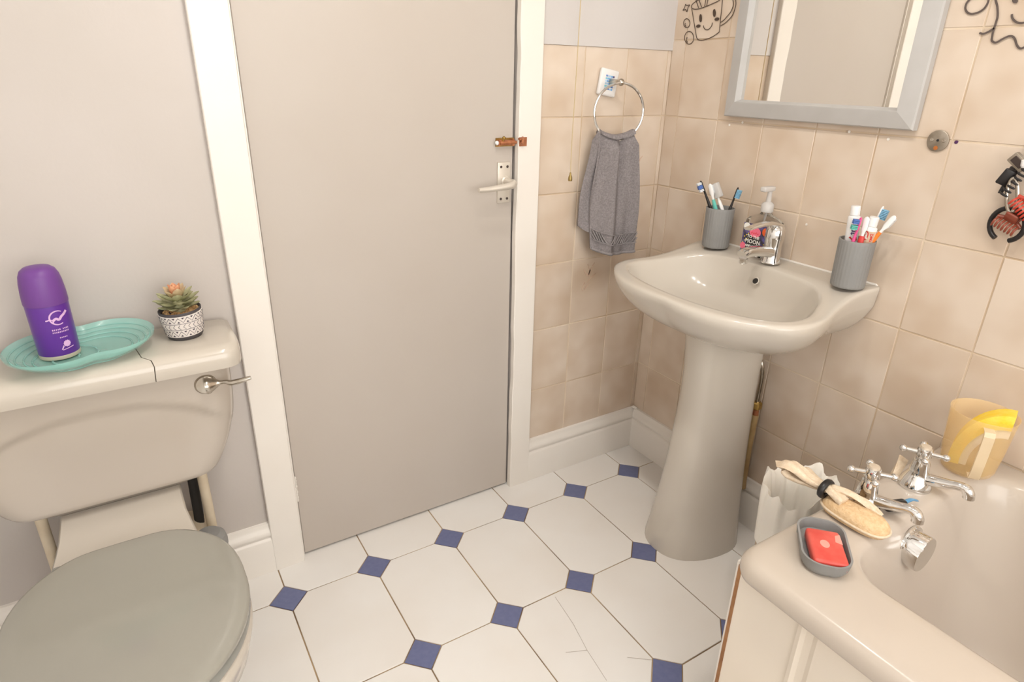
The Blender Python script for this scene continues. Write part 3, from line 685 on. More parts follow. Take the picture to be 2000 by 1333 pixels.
def lerp_ring(a, b, t): return [tuple(p[i] + (q[i] - p[i]) * t for i in range(3)) for p, q in zip(a, b)]
rimo = oring(0.985, 0.985, 0.0, 0.4); rimi = iring(1.02, 0.0)
prof_ = spline([(0.30, 0.16, 0.630), (0.50, 0.31, 0.636), (0.70, 0.55, 0.650), (0.84, 0.755, 0.674), (0.925, 0.89, 0.702), (0.972, 0.96, 0.728), (0.992, 0.986, 0.744)], 3)
rings = [oring(p[0], p[1], 0, 1.6 * smooth(0.64, 0.70, p[2]), abs_z=p[2]) for p in prof_] + [oring(1.0, 0.995, -0.018, 1.4), oring(1.004, 1.0, -0.008, 1.0), oring(0.999, 0.996, -0.0025, 0.7), rimo,
         lerp_ring(rimo, rimi, 0.3), lerp_ring(rimo, rimi, 0.7), rimi, iring(1.0, -0.0025), iring(0.985, -0.008), iring(0.965, -0.020), iring(0.925, 0, zz=0.735, mix=0.8), iring(0.86, 0, zz=0.714, mix=0.95), iring(0.76, 0, zz=0.697), iring(0.60, 0, zz=0.684), iring(0.40, 0, zz=0.677), iring(0.2, 0, zz=0.674), iring(0.06, 0, zz=0.673)]
bowl = part('bowl', loft(rings), 'ceramic', ba, 60)
part('overflow', join(xf(lathe([(0.0001, -0.004), (0.0085, -0.004), (0.0098, 0.0), (0.0075, 0.0008), (0.0070, -0.002), (0.0001, -0.003)], 24), loc=(-0.1045, 0.0, 0.7590), rot=(0, -1.05, 0))), 'ceramic', bowl)
part('overflow_hole', xf(lathe([(0.0001, -0.003), (0.0068, -0.003), (0.0068, 0.0012), (0.0001, 0.0012)], 24), loc=(-0.1045, 0.0, 0.7590), rot=(0, -1.05, 0)), 'dark', bowl)
part('plug_drain', xf(lathe([(0.0001, 0), (0.024, 0), (0.024, 0.002), (0.018, 0.003), (0.0001, 0.001)], 24), loc=(-0.235, 0, 0.6725)), 'chrome', bowl)
part('sealant_bead', tube([(-0.001, -0.2440, 0.780), (-0.001, -0.2430, 0.796), (-0.0015, -0.238, 0.8005), (-0.0015, 0.0, 0.8005), (-0.0015, 0.238, 0.8005)], 0.0032, 8), 'trim', bowl)
def pring(uc, a, b, z, ub, n=36, yo=0.015):
    out = []
    for i in range(n):
        t = 2 * PI * i / n; c, s = math.cos(t), math.sin(t)
        u = uc + a * c if c > 0 else uc + (uc - ub) * c
        out.append((-u, yo + b * math.copysign(abs(s) ** 0.85, s), z))
    return out
part('pedestal', loft([pring(0.15, 0.170, 0.116, 0.0, 0.05), pring(0.15, 0.170, 0.116, 0.006, 0.05), pring(0.15, 0.162, 0.109, 0.05, 0.05), pring(0.15, 0.148, 0.099, 0.14, 0.05), pring(0.15, 0.135, 0.090, 0.24, 0.05), pring(0.15, 0.125, 0.083, 0.36, 0.05), pring(0.15, 0.119, 0.079, 0.46, 0.05), pring(0.15, 0.120, 0.079, 0.54, 0.05), pring(0.15, 0.125, 0.082, 0.60, 0.05), pring(0.15, 0.130, 0.086, 0.648, 0.05)]), 'ceramic', ba, 60)

# mixer tap
tp = thing('basin_mixer_tap', 'chrome single lever mixer tap on the basin', 'tap', (-0.058, -0.478, 0.8008), 0.0)
part('tap_body', lathe([(0.0001, 0), (0.0235, 0), (0.0235, 0.004), (0.0215, 0.010), (0.021, 0.045), (0.0225, 0.060), (0.0001, 0.062)], 28), 'chrome', tp, 50)
def sweep_rect(path, ws, hs):
    P = [Vector(p) for p in path]; rings = []
    for i, p in enumerate(P):
        t = (P[min(i + 1, len(P) - 1)] - P[max(i - 1, 0)]).normalized(); s = Vector((0, 1, 0)); n = s.cross(t).normalized()
        rings.append([tuple(p + s * (ws[i] / 2 * math.copysign(abs(math.cos(a)) ** 0.7, math.cos(a))) + n * (hs[i] / 2 * math.copysign(abs(math.sin(a)) ** 0.7, math.sin(a)))) for a in [2 * PI * k / 16 for k in range(16)]])
    return loft(rings)
sp_ = spline([(0.005, 0, 0.022), (-0.02, 0, 0.030), (-0.06, 0, 0.036), (-0.095, 0, 0.037), (-0.112, 0, 0.032)], 4)
part('spout', sweep_rect(sp_, [0.036 - 0.008 * i / 16 for i in range(17)], [0.028 - 0.006 * i / 16 for i in range(17)]), 'chrome', tp, 50)
part('aerator', xf(lathe([(0.0001, 0), (0.0105, 0), (0.0115, 0.004), (0.0115, 0.012), (0.0001, 0.012)], 20), loc=(-0.104, 0, 0.012), rot=(0, -0.1, 0)), 'chrome', tp)
hd = part('tap_head', lathe([(0.0001, 0.060), (0.0232, 0.060), (0.0238, 0.066), (0.0230, 0.082), (0.018, 0.092), (0.009, 0.096), (0.0001, 0.097)], 28), 'chrome', tp, 50)
lp_ = spline([(0.012, 0, 0.090), (-0.012, 0, 0.098), (-0.045, 0, 0.101), (-0.08, 0, 0.099), (-0.108, 0, 0.095)], 4)
part('lever', sweep_rect(lp_, [0.030 - 0.010 * i / 16 for i in range(17)], [0.013 - 0.007 * i / 16 for i in range(17)]), 'chrome', hd, 50)

# ribbed cups
def cup(loc, label):
    c = thing('toothbrush_cup', label, 'cup', loc, 0.2, 'ribbed toothbrush cups')
    fl = lambda a, z: 1 - 0.016 * (0.5 + 0.5 * math.cos(a * 30)) ** 3 if 0.003 < z < 0.100 else 1.0
    n = 180
    prof = [(0.033, 0.0), (0.0350, 0.002), (0.0356, 0.006), (0.0368, 0.097), (0.0372, 0.1045), (0.0368, 0.1055), (0.0345, 0.1055), (0.0340, 0.104), (0.0325, 0.006)]
    def ringf(r, z, on): return [(r * (fl(2 * PI * i / n, z) if on else 1) * math.cos(2 * PI * i / n), r * (fl(2 * PI * i / n, z) if on else 1) * math.sin(2 * PI * i / n), z) for i in range(n)]
    part('cup_wall', loft([ringf(r, z, k in (1, 2, 3)) for k, (r, z) in enumerate(prof)]), 'grey_pl', c, 40)
    return c
C1, C2 = Vector((-0.056, -0.299, 0.8008)), Vector((-0.066, -0.688, 0.8008))
cup(C1, 'grey ribbed cup of toothbrushes near the towel')
cup(C2, 'grey ribbed cup with toothpaste and brushes at the bath end of the basin')

def cup_point(c, rad, near, z):
    """point beside a cup: rad metres to the right and near metres towards the room, seen from the doorway corner"""
    dv = Vector((c.x + 1.421, c.y + 1.434, 0)).normalized(); rt_ = Vector((dv.y, -dv.x, 0))
    p = Vector((c.x, c.y, 0)) + rt_ * rad - dv * near; return Vector((p.x, p.y, z)), rt_, dv
def toothbrush(c, rim, tip, face, hm, bristles, label, hmat2=None, cap=False):
    a, rt_, dv = cup_point(c, rim[0], rim[1], 0.905); t, _, _ = cup_point(c, *tip)
    d = (t - a).normalized(); b = a.copy()
    while b.z > FZ and math.hypot(b.x - c.x, b.y - c.y) < 0.0285 + (0.002 if b.z > 0.89 else 0): b = b - d * 0.001
    L = (t - b).length
    fx = rt_ * face[0] - dv * face[1]; fx = (fx - d * fx.dot(d)).normalized(); fy = d.cross(fx)
    o = thing('toothbrush', label, 'toothbrush', tuple(b))
    o.rotation_mode = 'QUATERNION'; o.rotation_quaternion = Matrix((fx, fy, d)).transposed().to_quaternion()
    H = L - 0.030
    zs = [0, 0.004, 0.02, 0.4 * H, 0.62 * H, 0.80 * H, H - 0.012, H - 0.004, H + 0.003, L - 0.006, L - 0.002, L]
    ww = [0.002, 0.0042, 0.0050, 0.0048, 0.0055, 0.0045, 0.0030, 0.0034, 0.0060, 0.0060, 0.0042, 0.0012]
    tt = [0.002, 0.0038, 0.0042, 0.0040, 0.0045, 0.0038, 0.0028, 0.0026, 0.0024, 0.0024, 0.0020, 0.0010]
    cyc = [2 * PI * k / 12 for k in range(12)]
    h = part('handle', loft([[(t_ * math.cos(q), w_ * math.sin(q), z) for q in cyc] for z, w_, t_ in zip(zs, ww, tt)]), hm, o, 60)
    if hmat2: part('grip', loft([[((t_ + 0.0007) * math.cos(q), (w_ + 0.0007) * math.sin(q), z) for q in cyc] for z, w_, t_ in zip(zs[3:7], ww[3:7], tt[3:7])]), hmat2, h, 60)
    if cap: part('head_cap', bbox(-0.006, 0.014, -0.0078, 0.0078, H - 0.006, L + 0.003, 0.003, 2), 'pump', h)
    for (f0, f1, m, ln) in bristles:
        gg = []
        za, zb = H + 0.003 + 0.025 * f0, H + 0.003 + 0.025 * f1
        for zi in range(max(1, int((zb - za) / 0.0032))):
            for yi in (-0.0040, -0.0013, 0.0013, 0.0040):
                z_ = za + zi * 0.0032; gg.append(box(0.0015, 0.0015 + ln, yi - 0.0010, yi + 0.0010, z_, z_ + 0.0023))
        part('bristles', join(*gg), m, h, 0)
    return o
FZ = 0.8085   # cup floor
toothbrush(C1, (-0.026, 0.010), (-0.060, 0.016, 0.974), (-1, 0.5), 'black', [(0, 0.30, 'bristle_w', 0.011), (0.30, 0.72, 'bristle_b', 0.0115), (0.72, 1, 'bristle_w', 0.011)], 'black toothbrush with blue and white bristles in the cup near the towel')
toothbrush(C1, (0.024, 0.006), (0.036, 0.004, 0.962), (1, 0.35), 'black', [(0, 1, 'bristle_lb', 0.011)], 'black toothbrush with pale blue bristles in the cup near the towel')
toothbrush(C1, (-0.013, 0.016), (-0.036, 0.018, 0.968), (0.4, -1), 'white_pl', [(0, 1, 'bristle_w', 0.009)], 'white toothbrush with a teal grip in the cup near the towel', hmat2='bristle_t')
toothbrush(C1, (0.004, 0.014), (-0.026, 0.004, 0.964), (1, 0.6), 'white_pl', [(0, 1, 'bristle_w', 0.010)], 'white toothbrush under a clear head cap in the cup near the towel', cap=True)
toothbrush(C2, (-0.008, 0.024), (-0.003, 0.026, 0.958), (-1, 0.35), 'pink', [(0, 0.5, 'bristle_t', 0.012), (0.5, 1, 'bristle_b', 0.012)], 'pink toothbrush with blue and teal bristles in the cup at the bath end')
toothbrush(C2, (0.018, -0.018), (0.033, -0.022, 0.978), (1, 0.3), 'white_pl', [(0, 1, 'bristle_lb', 0.013)], 'white toothbrush with light blue bristles in the cup at the bath end')
toothbrush(C2, (0.026, 0.010), (0.058, 0.012, 0.966), (0.5, -1), 'white_pl', [(0, 1, 'bristle_w', 0.008)], 'white toothbrush with an orange grip leaning right in the cup at the bath end', hmat2='orange')
toothbrush(C2, (0.006, 0.026), (0.008, 0.022, 0.960), (0.3, -1), 'white_pl', [(0, 1, 'bristle_w', 0.008)], 'white toothbrush with a red grip in the middle of the bath end cup', hmat2='red_pl')

def toothpaste(base, tip, rz, label, body_m, texts, L, wd, deco):
    b, t = Vector(base), Vector(tip); d = (t - b).normalized()
    fx = Vector((-1.421, -1.434, 1.22)) - b; fx = (fx - d * fx.dot(d)).normalized(); fy = d.cross(fx)
    o = thing('toothpaste_tube', label, 'toothpaste', tuple(b))
    o.rotation_mode = 'QUATERNION'; o.rotation_quaternion = Matrix((fx, fy, d)).transposed().to_quaternion()
    rings = []
    for k in range(9):
        f = k / 8; z = L * f; a = wd / 2; th = 0.002 + (wd * 0.36) * f ** 0.6; a = wd / 2 * (1.05 - 0.12 * f)
        rings.append([(th * math.sin(p), a * math.cos(p), z) for p in [2 * PI * q / 20 for q in range(20)]])
    rings.append([(wd * 0.2 * math.sin(p), wd * 0.2 * math.cos(p), L + 0.006) for p in [2 * PI * q / 20 for q in range(20)]])
    bd = part('tube_body', loft(rings), body_m, o, 50)
    part('tube_cap', xf(lathe([(0.0001, 0), (0.0098, 0), (0.0094, 0.018), (0.0088, 0.0195), (0.0001, 0.0195)], 24), loc=(0, 0, L + 0.004)), 'white_pl', o)
    def wrp(g, f0):   # drawing: x along the tube (up), y across; on +x face
        out = []
        for v in g[0]:
            z = v[0]; f = max(0.001, min(1, z / L)); th = 0.002 + (wd * 0.36) * f ** 0.6; a = wd / 2 * (1.05 - 0.12 * f)
            c = max(-0.999, min(0.999, v[1] / a)); out.append((th * math.sqrt(1 - c * c) + 0.0004 + v[2], v[1], z))
        return out, g[1]
    for nm, g, m in deco: part(nm, wrp(g, 0), m, bd)
    return o
def along(s, size, zc, yc, flip=1):  # lettering running along the tube
    g = text_geo(s, size, 0.0002, bold=0.0003); return [(zc - flip * v[0], yc - flip * v[1] * 1.0, v[2]) for v in g[0]], g[1]
def rect_(z0, z1, y0, y1, n=8):
    return loft([[(z0, y0 + (y1 - y0) * i / n, 0), (z1, y0 + (y1 - y0) * i / n, 0), (z1, y0 + (y1 - y0) * i / n, 0.0002), (z0, y0 + (y1 - y0) * i / n, 0.0002)] for i in range(n + 1)])
cxm = math.atan2(-1.434 + 0.69, -1.421 + 0.07)
toothpaste(cup_point(C2, -0.006, 0.002, FZ)[0], cup_point(C2, -0.016, 0.004, 0.95)[0], 0.0, 'white toothpaste tube with square cap and blue lettering in the cup', 'white_pl', [], 0.146, 0.027,
           [('lettering', along('ent', 0.017, 0.120, 0.001), 'navy_print'), ('print_swirl', join(ribbon([(0.106, 0.006), (0.098, 0.002), (0.104, -0.004)], 0.004, 0.0002), ribbon([(0.104, 0.008), (0.096, 0.010)], 0.003, 0.0002)), 'red_pl')])
toothpaste(cup_point(C2, 0.008, 0.006, FZ)[0], cup_point(C2, 0.019, 0.010, 0.93)[0], 0.0, 'tan and white toothpaste tube with a red oval logo in the cup', 'white_pl', [], 0.128, 0.027,
           [('label_block', rect_(0.080, 0.122, -0.0115, 0.0115), 'lbl_tan'), ('logo_oval', ([(v[0], v[1], v[2] + 0.0003) for v in prism([(0.112 + 0.010 * math.cos(t), -0.005 + 0.0050 * math.sin(t)) for t in [2 * PI * k / 20 for k in range(20)]], 0, 0.0002)[0]], prism([(0, 0)] * 20, 0, 0.0002)[1]), 'red_pl'),
            ('logo_lettering', ([(v[0], v[1], v[2] + 0.0007) for v in along('Colg', 0.0070, 0.112, -0.005)[0]], along('Colg', 0.0070, 0.112, -0.005)[1]), 'white_print'),
            ('lettering', ([(v[0], v[1], v[2] + 0.0003) for v in along('Deep 2in', 0.0080, 0.103, 0.006)[0]], along('Deep 2in', 0.0080, 0.103, 0.006)[1]), 'red_pl')])

# soap pump bottle behind the tap
sb = thing('soap_pump_bottle', 'clear pump soap bottle with a dark space themed label behind the tap', 'soap bottle', (-0.0335, -0.425, 0.8008), 0.0)
def srect(a, b, z, e=0.45, n=32):
    return [(a * math.copysign(abs(math.sin(t)) ** e, math.sin(t)), b * math.copysign(abs(math.cos(t)) ** e, math.cos(t)), z) for t in [2 * PI * k / n for k in range(n)]]
part('bottle_body', loft([srect(0.018, 0.040, 0.0), srect(0.024, 0.046, 0.003), srect(0.0255, 0.0475, 0.010), srect(0.0255, 0.0475, 0.080), srect(0.0245, 0.046, 0.090), srect(0.020, 0.036, 0.100, 0.6), srect(0.0125, 0.018, 0.108, 0.9), srect(0.0115, 0.0115, 0.114, 1.0), srect(0.0115, 0.0115, 0.122, 1.0)]), 'clear', sb, 60)
pm = part('pump', join(lathe([(0.0001, 0.115), (0.0150, 0.115), (0.0155, 0.118), (0.0150, 0.133), (0.012, 0.137), (0.0065, 0.140), (0.0055, 0.160), (0.0055, 0.168), (0.0001, 0.168)], 24), xf(bbox(-0.030, 0.010, -0.0085, 0.0085, 0.166, 0.178, 0.003, 2)), tube([(0.0, 0, 0.116), (0.0, 0, 0.02)], 0.003, 8)), 'pump', sb, 50)
LX = -0.0262
def lab(g, h=0.0): return [(LX - v[2] - h, -v[0], v[1]) for v in g[0]], g[1]   # drawing x -> right when seen from the room
def rect2(x0, x1, y0, y1, h=0.0004): return prism([(x0, y0), (x1, y0), (x1, y1), (x0, y1)], 0, h)
lb_ = part('label', lab(rect2(-0.040, 0.040, 0.012, 0.084)), 'lbl_dark', sb, 0)
part('label_panel', lab(rect2(-0.026, 0.014, 0.018, 0.058), 0.0004), 'lbl_black', lb_, 0)
for s, y, sz in (('TO THE', 0.051, 0.0105), ('MOON', 0.039, 0.0145), ('AND BACK', 0.027, 0.0082)):
    part('lettering', lab(xf(text_geo(s, sz, 0.0002, bold=0.00025), loc=(-0.006, y, 0)), 0.0011), 'white_print', lb_, 0)
def disc2(cx, cy, r, h=0.0004, sy=1.0): return prism([(cx + r * math.cos(t), cy + r * sy * math.sin(t)) for t in [2 * PI * k / 20 for k in range(20)]], 0, h)
part('print_planet', lab(disc2(-0.003, 0.064, 0.017, sy=0.75), 0.0005), 'lbl_pink', lb_, 0)
part('print_planet', lab(join(*[ribbon([(-0.014 + 0.006 * i, 0.060), (-0.010 + 0.006 * i, 0.064 - 0.002 * (i % 2))], 0.0024) for i in range(4)]), 0.0010), 'lbl_red', lb_, 0)
part('print_planet', lab(disc2(0.028, 0.070, 0.0105), 0.0005), 'lbl_orange', lb_, 0)
part('print_planet', lab(disc2(-0.030, 0.075, 0.0095), 0.0005), 'white_print', lb_, 0)
part('print_planet', lab(disc2(-0.034, 0.024, 0.0085), 0.0005), 'lbl_pink', lb_, 0)
part('print_planet', lab(disc2(0.026, 0.050, 0.0040), 0.0005), 'lbl_blue', lb_, 0)
SPK = part('print_specks', lab(join(*[disc2(-0.036 + 0.0045 * (k % 3) + 0.001 * k, 0.034 + 0.0048 * k, 0.0014) for k in range(6)] + [disc2(0.018 + 0.003 * k, 0.024 + 0.005 * (k % 4), 0.0013) for k in range(7)]), 0.0005), 'sponge', lb_, 0)

SPK['kind'] = 'stuff'
# ================================================================== mirror
mi = thing('wall_mirror', 'wall mirror in a wide grey frame above the basin', 'mirror', (-0.002, -0.4775, 1.132))
MW, MH, FWd = 0.243, 0.78, 0.042     # half width, height, frame width
def rail(a0, a1, out0, out1, inn0, inn1):  # mitred frame rail: outer edge out0-out1, inner edge inn0-inn1 in (y,z)
    def sec(o, i):
        d = (Vector(i) - Vector(o)); P = lambda t: Vector(o) + d * t
        return [(0.0, *P(0)), (-0.016, *P(0)), (-0.020, *P(0.06)), (-0.0275, *P(0.78)), (-0.0275, *P(0.86)), (-0.012, *P(1.0)), (0.0, *P(1.0))]
    return loft([sec(out0, inn0), sec(out1, inn1)])
o4 = [(-MW, 0), (MW, 0), (MW, MH), (-MW, MH)]; i4 = [(-MW + FWd, FWd), (MW - FWd, FWd), (MW - FWd, MH - FWd), (-MW + FWd, MH - FWd)]
for k in range(4):
    j = (k + 1) % 4
    part('frame_rail', rail(0, 1, o4[k], o4[j], i4[k], i4[j]), 'frame', mi, 20)
part('mirror_glass', box(-0.0105, -0.002, -MW + FWd - 0.006, MW - FWd + 0.006, FWd - 0.006, MH - FWd + 0.006), 'mirror', mi, 0)

# ================================================================== towel ring and towel
tr = thing('towel_ring', 'towel ring on a white plate with blue mosaic, fixed to the tiled wall', 'towel ring', (-0.232, -0.0005, 1.206))
pg = xf(bbox(-0.031, 0.031, -0.012, 0.0, -0.034, 0.034, 0.005, 3), rot=(0, math.radians(9), 0))
tpl = part('ring_plate', pg, 'white_pl', tr)
rm = random.Random(11)
for i in range(5):
    for j in range(6):
        ms = box(-0.0018 - 0.0006, 0.0018 + 0.0006, -0.0130, -0.0105, -0.0022, 0.0022)
        part('mosaic_piece', xf(xf(ms, loc=(-0.0120 + i * 0.006, 0, -0.016 + j * 0.0064)), rot=(0, math.radians(9), 0)), MOSAIC[rm.choice([0, 0, 0, 1, 1, 2, 3, 3, 4])], tpl, 0)
part('ring_post', join(tube([(0.006, -0.011, 0.002), (0.006, -0.052, 0.002)], [0.0085, 0.0062], 14), xf(sphere((0, 0, 0), 0.0095, 8), loc=(0.006, -0.053, 0.002))), 'chrome_dull', tr)
RR = 0.0725; rc = Vector((0.004, -0.057, -0.072)); ya = math.radians(-14)
part('ring', tube([(rc.x + RR * math.cos(t) * math.cos(ya), rc.y + RR * math.cos(t) * math.sin(ya), rc.z + RR * math.sin(t)) for t in [2 * PI * k / 56 for k in range(56)]], 0.0036, 10, closed=True), 'chrome', tr)

# towel over the ring: front and back fall, gathered where it passes through the ring
tw = thing('hand_towel', 'grey terry hand towel hanging through the towel ring', 'towel', (-0.228, -0.057, 1.075))
def fold(u, v, side):    # u in -1..1 across, v 0..1 down ; side -1 front, +1 back
    return 0.0115 * math.sin(u * 5.2 + 0.6 + side) * (0.55 + 0.45 * (1 - v)) + 0.004 * math.sin(u * 11 + v * 2.5 + 1.3 * side) + 0.003 * math.sin(u * 3 + v * 6)
def towel_sheet(L0, L1, w0, w1, xo0, xo1, side, nu=44, nv=60, yoff=0.0):
    V, F = [], []
    for iv in range(nv + 1):
        v = iv / nv
        for iu in range(nu + 1):
            u = -1 + 2 * iu / nu
            wdt = w0 + (w1 - w0) * smooth(0.0, 0.75, v) ; xc = xo0 + (xo1 - xo0) * v
            ztop = 0.006 - 0.014 * (1 - (u) ** 2) * 1.0 + 0.004
            x = xc + u * wdt
            Lz = L0 + (L1 - L0) * (u + 1) / 2
            z = ztop - v * Lz
            y = side * (0.004 + 0.011 * smooth(0.0, 0.12, v)) + yoff * v + fold(u, v, side) * smooth(0.0, 0.1, v) + u * wdt * math.sin(ya) * (1 - 0.6 * v)
            if v < 0.06: z -= 0.004 * (1 - v / 0.06) ** 2 * (-1)
            V.append((x, y, z))
    for iv in range(nv):
        for iu in range(nu):
            a = iv * (nu + 1) + iu; F.append((a, a + 1, a + nu + 2, a + nu + 1))
    return V, F
def solid(g, th):
    me = bpy.data.meshes.new('tmp'); me.from_pydata(g[0], [], g[1]); bm = bmesh.new(); bm.from_mesh(me)
    bmesh.ops.recalc_face_normals(bm, faces=bm.faces)
    bmesh.ops.solidify(bm, geom=list(bm.faces), thickness=th); bm.verts.index_update()
    r = ([tuple(v.co) for v in bm.verts], [tuple(v.index for v in f.verts) for f in bm.faces]); bm.free(); bpy.data.meshes.remove(me); return r
front = towel_sheet(0.318, 0.338, 0.048, 0.073, -0.004, 0.006, -1)
back = towel_sheet(0.255, 0.300, 0.048, 0.072, -0.008, -0.024, 1, yoff=0.006)
part('front_fall', solid(front, 0.005), 'towel', tw, 80)
part('back_fall', solid(back, 0.005), 'towel', tw, 80)
part('top_fold', loft([[(-0.004 + u * 0.048, 0.013 * math.cos(t) + fold(u, 0, -1) * 0.2 + u * 0.048 * math.sin(ya), 0.004 - 0.014 * (1 - u * u) + 0.012 * math.sin(t)) for t in [PI * k / 10 for k in range(11)]] for u in [-1 + 2 * i / 30 for i in range(31)]], True, True, closed=False), 'towel', tw, 80)
# woven band near the hem: slanted ribs lying on the front fall
def on_front(u, v):
    nu, nv = 44, 60; fu = (u + 1) / 2 * nu; fv = v * nv; iu = min(nu - 1, int(fu)); iv = min(nv - 1, int(fv)); a, b = fu - iu, fv - iv
    g = lambda i, j: Vector(front[0][j * (nu + 1) + i])
    return (g(iu, iv) * (1 - a) + g(iu + 1, iv) * a) * (1 - b) + (g(iu, iv + 1) * (1 - a) + g(iu + 1, iv + 1) * a) * b
ribs = []
for k in range(17):
    u0 = -0.98 + 0.116 * k
    pts = []
    for s in range(7):
        t = s / 6; u = u0 + 0.20 * (t if k >= 6 else -t) ; v = 0.900 - 0.075 * t
        if -0.99 < u < 0.99: pts.append(on_front(u, v) + Vector((0, -0.0062, 0)))
    if len(pts) > 2: ribs.append(tube(pts, 0.0016, 6))
for vv in (0.818, 0.908):
    ribs.append(tube([on_front(-0.97 + 1.94 * i / 30, vv) + Vector((0, -0.0060, 0)) for i in range(31)], 0.0013, 6))
ribs.append(tube([on_front(-0.98 + 1.96 * i / 30, 0.992) + Vector((0, -0.0015, 0)) for i in range(31)], 0.0045, 8))
part('woven_band', join(*ribs), 'towel_band', tw, 60, label='ribbed band and hem of the towel')

# light pull cord
pc = thing('light_pull_cord', 'thin beige light pull cord with a small brass toggle hanging by the door', 'pull cord', (-0.372, -0.048, 0.962))
part('cord', tube([(0.0, 0, 0.022), (-0.001, 0, 0.10), (0.0015, 0, 0.3), (0.003, 0, 0.7), (0.004, 0, ZC - 0.962)], 0.00125, 6), 'cord', pc)
part('toggle', lathe([(0.0001, -0.002), (0.0052, -0.002), (0.0058, 0.002), (0.0050, 0.009), (0.0028, 0.014), (0.0022, 0.020), (0.0001, 0.021)], 16), 'gold', pc)

# steel disc left on the wall
dc = thing('steel_wall_disc', 'round dull steel fixing plate screwed to the tiles beside the mirror', 'wall plate', (-0.001, -0.7655, 1.116))
dg = part('disc_plate', xf(lathe([(0.0001, 0), (0.0205, 0), (0.0205, 0.0025), (0.0195, 0.0032), (0.0001, 0.0032)], 36), rot=(0, -PI / 2, 0)), 'steel', dc, 40)
for y, r, m in ((0.0108, 0.0034, 'chrome_dull'), (-0.0118, 0.0034, 'chrome_dull'), (-0.0005, 0.0024, 'black')):
    part('screw', xf(lathe([(0.0001, 0), (r, 0), (r, 0.0042), (r * 0.6, 0.0046), (0.0001, 0.0040)], 14), rot=(0, -PI / 2, 0), loc=(0, y, 0.0012)), m, dg)
part('rust_stain', xf(lathe([(0.0001, 0), (0.0048, 0), (0.0042, 0.0036), (0.0001, 0.0038)], 9), rot=(0, -PI / 2, 0), loc=(0, 0.0, -0.0135)), 'rust', dg)
tag(part('wall_plug', xf(lathe([(0.0001, -0.004), (0.0030, -0.004), (0.0033, 0.0004), (0.0001, 0.001)], 12), rot=(0, -PI / 2, 0), loc=(-0.0008, -0.7985, 1.1165)), mat('purple_plug', rgb(76, 38, 84), 0.6)), 'tiny dark purple wall plug beside the steel disc', 'wall plug')

# claw clips and band hanging at the right edge
hk = thing('wall_hook', 'small white hook on the tiles beyond the mirror', 'hook', (-0.001, -0.9325, 1.085))
part('hook_base', xf(bbox(-0.008, 0.0, -0.014, 0.014, 0.012, 0.045, 0.004, 2)), 'white_pl', hk)
part('hook_arm', tube(spline([(-0.006, 0, 0.020), (-0.022, 0, 0.010), (-0.032, 0, 0.004), (-0.036, 0, 0.014)], 5), 0.004, 10), 'white_pl', hk)
def arc3(c, r, a0, a1, tilt, n=28, sy=1.0):
    return [(c[0] + 0.006 * math.sin(2 * PI * k / n), c[1] + r * math.cos(a0 + (a1 - a0) * k / n), c[2] + r * sy * math.sin(a0 + (a1 - a0) * k / n)) for k in range(n + 1)]
hb = thing('hair_band', 'thick black open hair ring hanging from a chrome carabiner', 'hair ring', (-0.024, -0.934, 0.983))
part('band', tube(arc3((0, 0, 0), 0.030, -1.15, 4.35, 0), 0.0046, 10), 'black', hb, 60)
cbn = thing('carabiner', 'small chrome carabiner holding hair clips on the wall', 'carabiner', (-0.028, -0.9285, 1.036))
part('loop', tube([( 0.0, 0.0085 * math.cos(t) + 0.006 * math.sin(t), 0.030 * math.sin(t)) for t in [2 * PI * k / 32 for k in range(32)]], 0.0036, 8, closed=True), 'chrome_dull', cbn, 60)
def claw(name, label, loc, rz, m, L=0.05, scale=1.0, tilt=0.0):
    o = thing(name, label, 'hair clip', loc)
    gs = [tube(spline([(0, -L / 2, 0), (0.004, 0, 0.006), (0, L / 2, 0)], 5), 0.004, 8)]
    part('jaw', join(*gs), m, o, 60)
    teeth = []
    for k in range(7):
        y = -L / 2 + L * (k + 0.5) / 7
        teeth.append(tube(spline([(0.0, y, 0.001), (-0.010, y, -0.006), (-0.008, y, -0.017)], 3), [0.0022] * 6 + [0.0012], 6))
    part('teeth', join(*teeth), m, o, 60)
    part('wings', join(xf(bbox(-0.003, 0.003, -L * 0.3, L * 0.3, 0.002, 0.022, 0.0025, 2), rot=(0, 0.5, 0)), xf(bbox(-0.003, 0.003, -L * 0.26, L * 0.26, 0.002, 0.02, 0.0025, 2), rot=(0, -0.5, 0))), m, o, 50)
    part('spring', tube([(0, -0.007, 0.003), (0, 0.007, 0.003)], 0.003, 8), 'chrome_dull', o)
    o.rotation_euler = (rz, 0, tilt)
    return o
claw('hair_claw', 'black claw hair clip hanging above the hair ring', (-0.022, -0.918, 1.062), -1.15, 'black', 0.058)
claw('hair_claw', 'bright red claw hair clip at the right edge of the picture', (-0.030, -0.956, 1.022), 0.7, 'claw_red', 0.045)
claw('hair_claw', 'brown translucent claw hair clip threaded inside the hair ring', (-0.026, -0.936, 0.988), 0.35, 'claw_brown', 0.044)
gt = thing('grey_hair_clip', 'small grey square hair clip at the top of the hanging clips', 'hair clip', (-0.024, -0.921, 1.094))
part('clip_plate', xf(bbox(-0.006, 0.006, -0.016, 0.016, -0.010, 0.010, 0.002, 2), rot=(0.65, 0, 0)), 'steel', gt)
part('clip_inset', xf(bbox(-0.0075, -0.004, -0.011, 0.011, -0.006, 0.006, 0.001, 1), rot=(0.65, 0, 0)), 'screw', gt)

